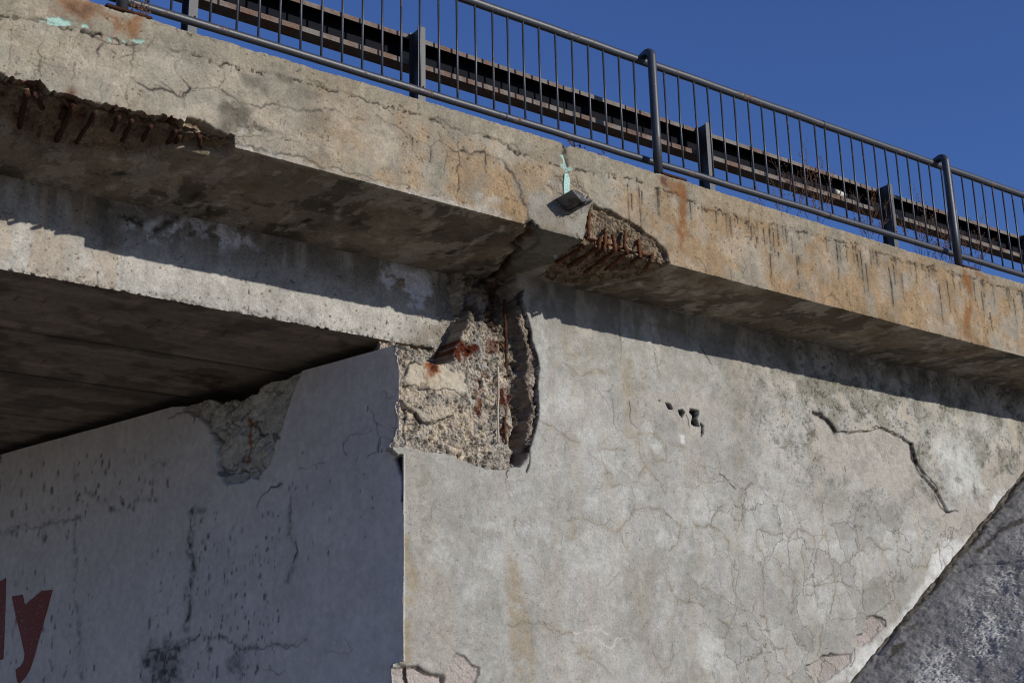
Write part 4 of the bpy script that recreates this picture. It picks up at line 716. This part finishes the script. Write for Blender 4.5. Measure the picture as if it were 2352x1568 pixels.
W, mk = S.poly(ax_('G', [(2290, 1345), (2330, 1310), (2400, 1300), (2400, 1500), (2290, 1500)]), .008, .008, 20); S.mix(W, lin(130, 118, 104, .8), mk); S.d[W] += mk * (.03 + (fbm(U[W], V[W], 25, 3, 4) - .5) * .05); S.rough[W] = np.maximum(S.rough[W], mk)
smin = np.interp(V[0], vv_w, dcor_w)[None, :] * 1.0 - .0
Uc = np.maximum(U, smin - .004)
zt = np.interp(us, top[:, 0], top[:, 1]) + .012 * (fbm(us, us * 0, 9, 3, 4) - .5); zt = np.minimum(zt, 4.93)
over = np.clip(V - zt[:, None], 0, None); z = np.minimum(V, zt[:, None]); dd = S.d + over * 6
P = C0 + SD * Uc[..., None] - SN * dd[..., None]; P[..., 2] = z
fwall = build_sheet('front_wall', abut, M_paint, P, S, True)
# painted letters
def letter(fr, pts, nm):
    q = ax_(fr, pts); bm = bmesh.new(); loop = []
    q2 = []
    for a, b in zip(q, np.roll(q, -1, 0)):
        n = max(int(np.hypot(*(b - a)) / .03), 1)
        for k in range(n): q2.append(a + (b - a) * k / n)
    dsurf = lambda u, v: float(((fbm(np.array([u]), np.array([v]), 1.2, 2, 3) - .5) * .03 + (fbm(np.array([u]), np.array([v]), 4, 4, 6) - .5) * .006)[0])
    A = []; B = []
    for u, v in q2:
        b0 = C0 + SD * u; b0[2] = v; dd = dsurf(u, v)
        A.append(bm.verts.new(b0 + SN * (.005 - dd))); B.append(bm.verts.new(b0 + SN * (-.004 - dd)))
    n = len(A); bm.faces.new(A)
    for k in range(n): bm.faces.new((A[k], A[(k + 1) % n], B[(k + 1) % n], B[k]))
    bmesh.ops.triangulate(bm, faces=[f for f in bm.faces if len(f.verts) > 4])
    bmesh.ops.recalc_face_normals(bm, faces=bm.faces)
    return bm_obj(nm, bm, M_red, fwall, False)
letter('G', [(72, 918), (135, 908), (180, 1125), (245, 885), (306, 880), (240, 1120), (200, 1270), (175, 1345), (150, 1390), (118, 1426), (104, 1418), (93, 1345), (122, 1325), (140, 1290), (145, 1255), (100, 1050)], 'painted_letter')
letter('G', [(-62, 870), (38, 810), (34, 1000), (20, 1285), (-50, 1300), (-48, 1100)], 'painted_letter')
# core behind faces + backwall closing the bearing gap
bm = bmesh.new()
prof = [(5.95, 9.5), (5.95 - .2617 / .9651 * 8.5, 18.0), (20.5, 18.0), (20.5, 9.5)]
A = [bm.verts.new((x, y, 0)) for x, y in prof]; B = [bm.verts.new((x, y, 5.7)) for x, y in prof]
for k in range(4): bm.faces.new((A[k], A[(k + 1) % 4], B[(k + 1) % 4], B[k]))
bm.faces.new(A); bm.faces.new(B); bm_obj('core', bm, M_sof, abut, False)

# ================= joint hardware
jt = empty('expansion_joint', (XJ, 8.0, 5.7), 'broken grey metal joint profile sticking out of the edge beam beside the mint filler', 'joint')
bm = bmesh.new()
a_ = onY(D('I', [(495, 640), (590, 765), (760, 735), (850, 688), (680, 600), (560, 600)]), YF)
c_ = onY(D('I', [(560, 668)]), YF)[0]; 
c_ = onY(D('I', [(560, 725)]), YF)[0]
prof = [(-.085, .045), (.018, -.035), (.03, -.022), (.04, -.04), (.052, -.012), (.066, -.034), (.078, -.008), (.135, -.002), (.12, .012), (.09, .012), (.082, .034), (.068, .012), (.055, .04), (.042, .02), (.03, .048), (-.01, .075), (-.06, .066)]
rb_ = random.Random(4); bm2 = []
prism(bm, [(c_[0] + x, c_[2] + z) for x, z in prof], 1, YF - .2, YF + .06)
for v in bm.verts:
    if v.co.y < YF - .1: v.co.x += rb_.uniform(-.006, .006); v.co.y += rb_.uniform(-.022, .022); v.co.z += rb_.uniform(-.004, .004)
bm_obj('metal_profile', bm, M_alu, jt, False)
q = onY(D('I', [(560, 600), (556, 480), (565, 370), (600, 365), (622, 440), (612, 600)]), YF - .004)
bm = bmesh.new(); A = [bm.verts.new(p) for p in q]; B = [bm.verts.new(p + np.array([0, .05, 0])) for p in q]
for k in range(6): bm.faces.new((A[k], A[(k + 1) % 6], B[(k + 1) % 6], B[k]))
bm.faces.new(A); bm.faces.new(B); bmesh.ops.subdivide_edges(bm, edges=[e for e in bm.edges if e.calc_length() > .1], cuts=3)
bm_obj('foam_filler', bm, M_foam, jt, False)

# ================= pedestrian railing
rl = empty('railing', (8, 8.1, 6.5), 'dark grey tubular steel railing with thin vertical bars along the bridge edge', 'railing')
YP, YR = 8.07, 8.20
def zfit(fr_pts, y):
    o = np.vstack([onY(D(f, [p]), y) for f, p in fr_pts]); return o[:, 0], o[:, 2]
tx, tz = zfit([('B', (1170, 95)), ('M', (0, 115)), ('M', (784, 385)), ('L', (1400, 200))], YR)
bx_, bz = zfit([('P5', (300, 45)), ('B', (0, 405)), ('B', (1600, 890)), ('L', (1400, 1235))], YR)
zt_, zb_ = float(np.median(tz)), float(np.median(bz)); print('rail z', tz, bz)
ct = np.polyfit(tx, tz, 1); cb = np.polyfit(bx_, bz, 1)
fT = lambda x: float(np.polyval(ct, x)); fB = lambda x: float(np.polyval(cb, x))
def pipe(nm, f, r, y, parent):
    bm = bmesh.new(); xs = np.arange(-2, 20.01, .25); rnd = random.Random(3)
    tube(bm, [(x, y + rnd.uniform(-.002, .002), f(x) + rnd.uniform(-.002, .002)) for x in xs], r, 20); return bm_obj(nm, bm, M_pipe, parent)
tr = pipe('top_rail', fT, .038, YR, rl); br = pipe('bottom_rail', fB, .032, YR, rl)
for nm_par, f, r, fr, p in [(tr, fT, .0395, 'C', (910, 625)), (br, fB, .0335, 'B', (1130, 742)), (br, fB, .0335, 'C', (955, 1290))]:
    x = float(onY(D(fr, [p]), YR)[0, 0]); bm = bmesh.new(); tube(bm, [(x - .006, YR, f(x)), (x + .006, YR, f(x))], r + .002, 20); bm_obj('coupling_ring', bm, M_pipe, nm_par)
px_ = [float(onY(D(f, [p]), YP)[0, 0]) for f, p in [('P5', (200, 110)), ('M', (392, 1340)), ('L', (1108, 1215))]]; px_.append(px_[-1] + 4.2)
for i, x in enumerate(px_):
    z0 = float(ZT(x)) + .004; zt2 = fT(x) + .045; R_ = .062
    pts = [(x, YP, z0), (x, YP, z0 + .5), (x, YP, zt2 - R_)] + [(x, YP + R_ - R_ * math.cos(a), zt2 - R_ + R_ * math.sin(a)) for a in np.linspace(.2, math.pi / 2, 7)] + [(x - .004, YR - .01, zt2 - .012), (x - .008, YR + .035, zt2 - .03)]
    bm = bmesh.new(); tube(bm, pts, .041, 20, True, [.041] * (len(pts) - 3) + [.040, .037, .02]); p = bm_obj('post', bm, M_pipe, rl)
    bm = bmesh.new(); a, b = (-.13, .19) if i == 0 else (-.02, .27); box(bm, (x + a, YP - .075, z0 - .004), (x + b, YP + .09, z0 + .018), .004)
    bm_obj('base_plate', bm, M_rustd, p, False)
bxs = []
for fr, y, xs in [('A', None, [(1060, 5), (1223, 60), (1500, 150), (1690, 210), (1845, 258), (1993, 300), (2147, 350), (2295, 395)]), ('B', None, [(82, 400), (211, 438), (340, 478), (463, 515), (585, 550), (708, 590), (826, 628), (945, 662), (1060, 698), (1160, 728), (1262, 762), (1366, 795), (1475, 828), (1582, 862), (1687, 893), (1789, 925), (1890, 958), (1990, 990), (2185, 1048), (2280, 1078)]),
                  ('C', None, [(35, 970), (232, 1035), (328, 1065), (430, 1097), (528, 1128), (622, 1158), (715, 1185), (805, 1216), (914, 1250), (988, 1275), (1090, 1306), (1180, 1335), (1259, 1363), (1345, 1390), (1508, 1443), (1588, 1467), (1668, 1494), (1747, 1518)]), ('L', None, [(1022, 1110), (1150, 1155), (1285, 1200), (1425, 1245), (1548, 1287), (1680, 1328), (1810, 1368), (1930, 1405)])]:
    bxs += [float(onY(D(fr, [q]), YR)[0, 0]) for q in xs]
bxs = sorted(bxs); cl = []
for b in bxs:
    if not cl or b - cl[-1] > .09: cl.append(b)
while cl[0] > 1.2: cl.insert(0, cl[0] - .19)
while cl[-1] < 19.5: cl.append(cl[-1] + .2)
gaps = [(a, b) for a, b in zip(cl[:-1], cl[1:]) if b - a > .34]; print('gaps', [(round(a, 2), round(b, 2)) for a, b in gaps], 'posts', px_)
for a, b in gaps:
    n = int(round((b - a) / .19))
    for k in range(1, n):
        x = a + (b - a) * k / n
        if min(abs(x - p) for p in px_) > .08: cl.append(x)
rb = random.Random(8)
for x in sorted(cl):
    if abs(x) > 25: continue
    bm = bmesh.new(); a, b = fB(x) + .026, fT(x) - .032; dx = rb.uniform(-.004, .004)
    tube(bm, [(x, YR, a), (x + dx, YR + rb.uniform(-.004, .004), (a + b) / 2), (x + rb.uniform(-.003, .003), YR, b)], .0098, 8)
    tube(bm, [(x, YR, b - .004), (x, YR, b + .006)], .014, 8); bm_obj('baluster', bm, M_pipe, rl)

# ================= guard rail behind it
gr = empty('guard_rail', (8, 8.5, 6.5), 'rusty brown steel guard rail on dark posts behind the railing', 'guard rail')
YGP = 8.42; YGR = YGP + .145
gz = [float(onY(D('P1', [p]), YGR)[0, 2]) for p in [(445, 380), (445, 455), (440, 805), (430, 885)]]
gy = float(onZ(D('P1', [(420, 1040)]), gz[3])[0, 1]); print('guard z', gz, 'underside y', gy)
gz2 = [float(onY(D('P2', [p]), YGR)[0, 2]) for p in [(475, 435), (475, 500), (490, 812), (490, 885)]]; print(gz2)
x1 = float(onY(D('P1', [(445, 380)]), YGR)[0, 0]); x2 = float(onY(D('P2', [(475, 435)]), YGR)[0, 0]); sl = (gz2[0] - gz[0]) / (x2 - x1)
dp = min(max(gy - YGR, .07), .16)
def rail_prof(z): # open channel with lips, back to the road
    t = .006; a, b, c, e = z
    return [(0, a), (0, b), (t, b), (t, a - t), (dp - t, a - t), (dp - t, e + t), (t, e + t), (t, c), (0, c), (0, e), (dp, e), (dp, a)]
segs = [-3, 3.2, 7.05, 10.9, 14.8, 20]
for k, (xa, xb) in enumerate(zip(segs[:-1], segs[1:])):
    bm = bmesh.new(); off = .004 * (k % 2)
    prof = [(YGR + y + off, z - off) for y, z in rail_prof(gz)]
    prism(bm, prof, 0, xa, xb + .0)
    for v in bm.verts: v.co.z += sl * (v.co.x - x1)
    for f in bm.faces:
        c = f.calc_center_median(); inner = YGR + .004 + off < c.y < YGR + dp - .001
        f.material_index = 1 if (inner and gz[3] + .001 < c.z - sl * (c.x - x1) < gz[0] - .001) else 0
    o = bm_obj('rail_beam', bm, M_grail, gr, False); o.data.materials.append(M_gweb)
gp = []
for fr, pt in [('P5', (1400, 520)), ('P1', (400, 1400)), ('P2', (480, 1375)), ('L', (360, 1020))]:
    gp.append(float(on_plane(D(fr, [pt]), (0, YGP, 0), (0, 1, 0))[0, 0]))
gp.append(gp[-1] + 2.6)
ptop = float(onY(D('P1', [(430, 180)]), YGP)[0, 2]); print('guard posts', gp, 'top', ptop)
for x in gp:
    bm = bmesh.new(); z1 = ptop + sl * (x - gp[1]); z0 = 6.30; wd = .07; dpt = .14; t = .009
    H = [(x - wd, YGP), (x, YGP), (x, YGP + t), (x - wd / 2 + t / 2, YGP + t), (x - wd / 2 + t / 2, YGP + dpt - t), (x, YGP + dpt - t), (x, YGP + dpt), (x - wd, YGP + dpt), (x - wd, YGP + dpt - t), (x - wd / 2 - t / 2, YGP + dpt - t), (x - wd / 2 - t / 2, YGP + t), (x - wd, YGP + t)]
    A = [bm.verts.new((a, b, z0)) for a, b in H]; B = [bm.verts.new((a, b, z1)) for a, b in H]
    for k in range(12): bm.faces.new((A[k], A[(k + 1) % 12], B[(k + 1) % 12], B[k]))
    bm.faces.new(A[::-1]); bm.faces.new(B)
    p = bm_obj('post', bm, M_gpost, gr, False)
    bm = bmesh.new(); tube(bm, [(x - wd * .3, YGP - .006, z1 - .55), (x - wd * .3, YGP + .002, z1 - .55)], .008, 6); bm_obj('bolt', bm, M_rustd, p, False)
q = onY(D('C', [(1000, 1112), (1066, 1135)]), YGR + .03); bm = bmesh.new(); tube(bm, [q[0], q[0] + (q[1] - q[0]) * .45, q[0] + (q[1] - q[0]) * .5, q[1]], .03, 14, True, [.034, .034, .028, .028]); bm_obj('reflector', bm, M_refl, gr)

# ================= dry weeds on the kerb behind the railing
def weed(fr, base, tip, y, n, seed, label, spread=.5):
    b = onY(D(fr, [base]), y)[0]; t = onY(D(fr, [tip]), y)[0]; b = np.array([b[0], y, 6.46]); h = max(t[2] - b[2], .08); rnd = random.Random(seed)
    root = empty('dry_weed', tuple(b), label, 'weed', 'dry weeds growing behind the railing'); bm = bmesh.new()
    def twig(p, d, L, r, lv):
        pts = [p]; dd = Vector(d).normalized()
        for k in range(4):
            dd = (dd + Vector((rnd.gauss(0, .16), rnd.gauss(0, .16), rnd.gauss(.05, .1)))).normalized(); pts.append(pts[-1] + dd * L / 4)
            if lv < 2 and k > 0:
                for _ in range(2): twig(pts[-1], dd + Vector((rnd.uniform(-1, 1), rnd.uniform(-.6, .6), rnd.uniform(.0, .5))) * .9, L * rnd.uniform(.22, .42), r * .6, lv + 1)
        tube(bm, pts, r, 4, False, [r, r * .9, r * .8, r * .6, r * .4])
        if lv == 2:
            for q in pts[2:]:
                if rnd.random() < .35: bmesh.ops.create_icosphere(bm, subdivisions=1, radius=rnd.uniform(.003, .0065), matrix=Matrix.Translation(q))
    for k in range(n): twig(Vector(b) + Vector((rnd.uniform(-.03, .03), rnd.uniform(-.03, .03), 0)), (rnd.uniform(-spread, spread) * .6 + (t[0] - b[0]) / h * .5, rnd.uniform(-.2, .2), 1), h * rnd.uniform(.6, 1.), .0027, 0)
    bm_obj('stems', bm, M_weed, root)
weed('C', (850, 1300), (870, 990), 8.33, 5, 1, 'tall reddish dry weed behind the railing, left of the pale reflector')
weed('C', (690, 1250), (690, 970), 8.36, 3, 2, 'thin dry weed left of the tallest weed near the reflector')
weed('C', (1250, 1420), (1260, 1170), 8.34, 6, 3, 'bushy dry weed just left of the fourth guard rail post', .7)
weed('L', (640, 1040), (610, 540), 8.33, 5, 4, 'upright dry weed right of the fourth guard rail post')
weed('L', (780, 1100), (765, 760), 8.33, 3, 5, 'thin dry weed left of the rightmost railing post')
weed('L', (1300, 1240), (1290, 860), 8.34, 7, 6, 'yellowish bushy dry weed right of the rightmost railing post', .8)
weed('L', (940, 1170), (930, 1040), 8.30, 4, 7, 'low dry weed touching the foot of the rightmost railing post', .9)
weed('B', (1660, 985), (1650, 935), 8.28, 5, 8, 'tiny dry weed beside the expansion joint in the edge beam', 1.)
weed('P5', (450, 190), (640, 20), 8.12, 4, 9, 'straggly dry weed by the leftmost railing post base', .9)
weed('C', (580, 1180), (570, 1090), 8.34, 3, 10, 'short sparse dry weed midway along the right railing panel', .9)

# ================= sprayed slope against the wing wall
p1, p2 = onY(D('D', [(1950, 1568), (2352, 1085)]), YW); L_ = (p2 - p1) / np.linalg.norm(p2 - p1)
T_ = np.array([-.10, -1, -.38]); T_ /= np.linalg.norm(T_); Ns = np.cross(T_, L_); Ns /= np.linalg.norm(Ns)
if Ns[2] < 0: Ns = -Ns
print('slope sun dot', float(-SUN @ Ns))
us = np.concatenate([np.arange(-6.3, -1.6, .15), np.arange(-1.6, 5.0, .0135 * RES), np.arange(5.1, 9, .15)]); vv = np.concatenate([np.arange(-.06, 3.2, .0125 * RES), np.arange(3.3, 9, .2)])
S = Sheet(us, vv, lin(148, 144, 139, .93)); U, V = S.U, S.V
def lx(fr, pts):
    p = on_plane(D(fr, pts), p1, Ns); A = np.stack([L_, T_], 1); return np.array([np.linalg.lstsq(A, q - p1, rcond=None)[0] for q in p])
g1 = fbm(U, V, 5, 3, 5); g2 = fbm(U, V, 26, 7, 4); S.tint((.75 + .5 * g1) * (.8 + .4 * g2))
S.d = -(fbm(U, V, 2.2, 2, 5) - .5) * .05 - (fbm(U, V, 9, 4, 4) - .5) * .014 - (g2 - .5) * .007
sp = sst(fbm(U, V, 46, 11, 5, .75) * .55 + .45 * fbm(U, V, 2.4, 6, 4), .525, .56) * sst(V, .3, .8)
S.mix(slice(None), lin(225, 220, 208, .95), sp * .9); S.d -= sp * .006
S.mix(slice(None), lin(112, 102, 88, .85), sst(.085 * (.35 + 1.4 * fbm(U, V, 2.5, 9, 5)) * sst(fbm(U, V * 0, 1.3, 2, 3), .3, .6) - V, -.01, .015) * .92)
e0 = np.exp(-(np.maximum(V, 0) / .03) ** 2); S.mix(slice(None), lin(70, 60, 46, .8), e0 * sst(g2, .35, .55)); S.d += .03 * np.exp(-((V - .05) / .04) ** 2) * sst(g1, .4, .6)
jl = lx('H', [(1690, 845), (1760, 825), (1860, 805), (2000, 795), (2116, 782), (2300, 770)])
S.crack(jl, .03, .55, .03, (.06, .055, .05), .03, .3); S.crack(jl + np.array([0, .06]), .03, .5, -.02, lin(150, 145, 138, .9), .03, .3)
for q in [[(1390, 1190), (1430, 1175), (1420, 1220), (1385, 1230)], [(1280, 1330), (1360, 1305), (1330, 1360), (1200, 1450), (1240, 1400)], [(1800, 730), (1990, 560), (2116, 500), (2116, 540), (1950, 620), (1850, 740)]]:
    W, mk = S.poly(lx('H', q), .02, .02, 12); S.mix(W, lin(84, 74, 60, .8), mk * .8)
S.rough[:] = .45; S.pit[:] = .5
P = p1 + L_ * U[..., None] + T_ * V[..., None] - Ns * S.d[..., None]
sl_o = build_sheet('embankment_slope', None, concrete('sprayed_mortar', 1.0, .95, .6, var=.8), P, S); sl_o['kind'] = 'structure'
# ================= ground
t = NT('ground_dirt'); n = t.noise(1.2, 8, .65).outputs[0]; t.l(t.mixc(t.ramp(n, .35, .65), (.30, .245, .17, 1), (.40, .34, .25, 1)), t.b.inputs['Base Color']); t.b.inputs['Roughness'].default_value = .95
bm = bmesh.new(); bmesh.ops.create_grid(bm, x_segments=2, y_segments=2, size=1500); g = bm_obj('ground', bm, t.m, None, False); g['kind'] = 'structure'
t = NT('asphalt'); n = t.noise(30, 6, .65).outputs[0]; t.l(t.mixc(t.ramp(n, .35, .65), (.15, .14, .13, 1), (.21, .20, .18, 1)), t.b.inputs['Base Color']); t.b.inputs['Roughness'].default_value = .9
bm = bmesh.new(); vs_ = [(-6.0, -60), (1.5, -60), (1.5, 60), (-6, 60)]
vs_ = [(x - .27 * (y - 9), y) for x, y in vs_]; bm.faces.new([bm.verts.new((x, y, .004)) for x, y in vs_]); g = bm_obj('road', bm, t.m, None, False); g['kind'] = 'structure'
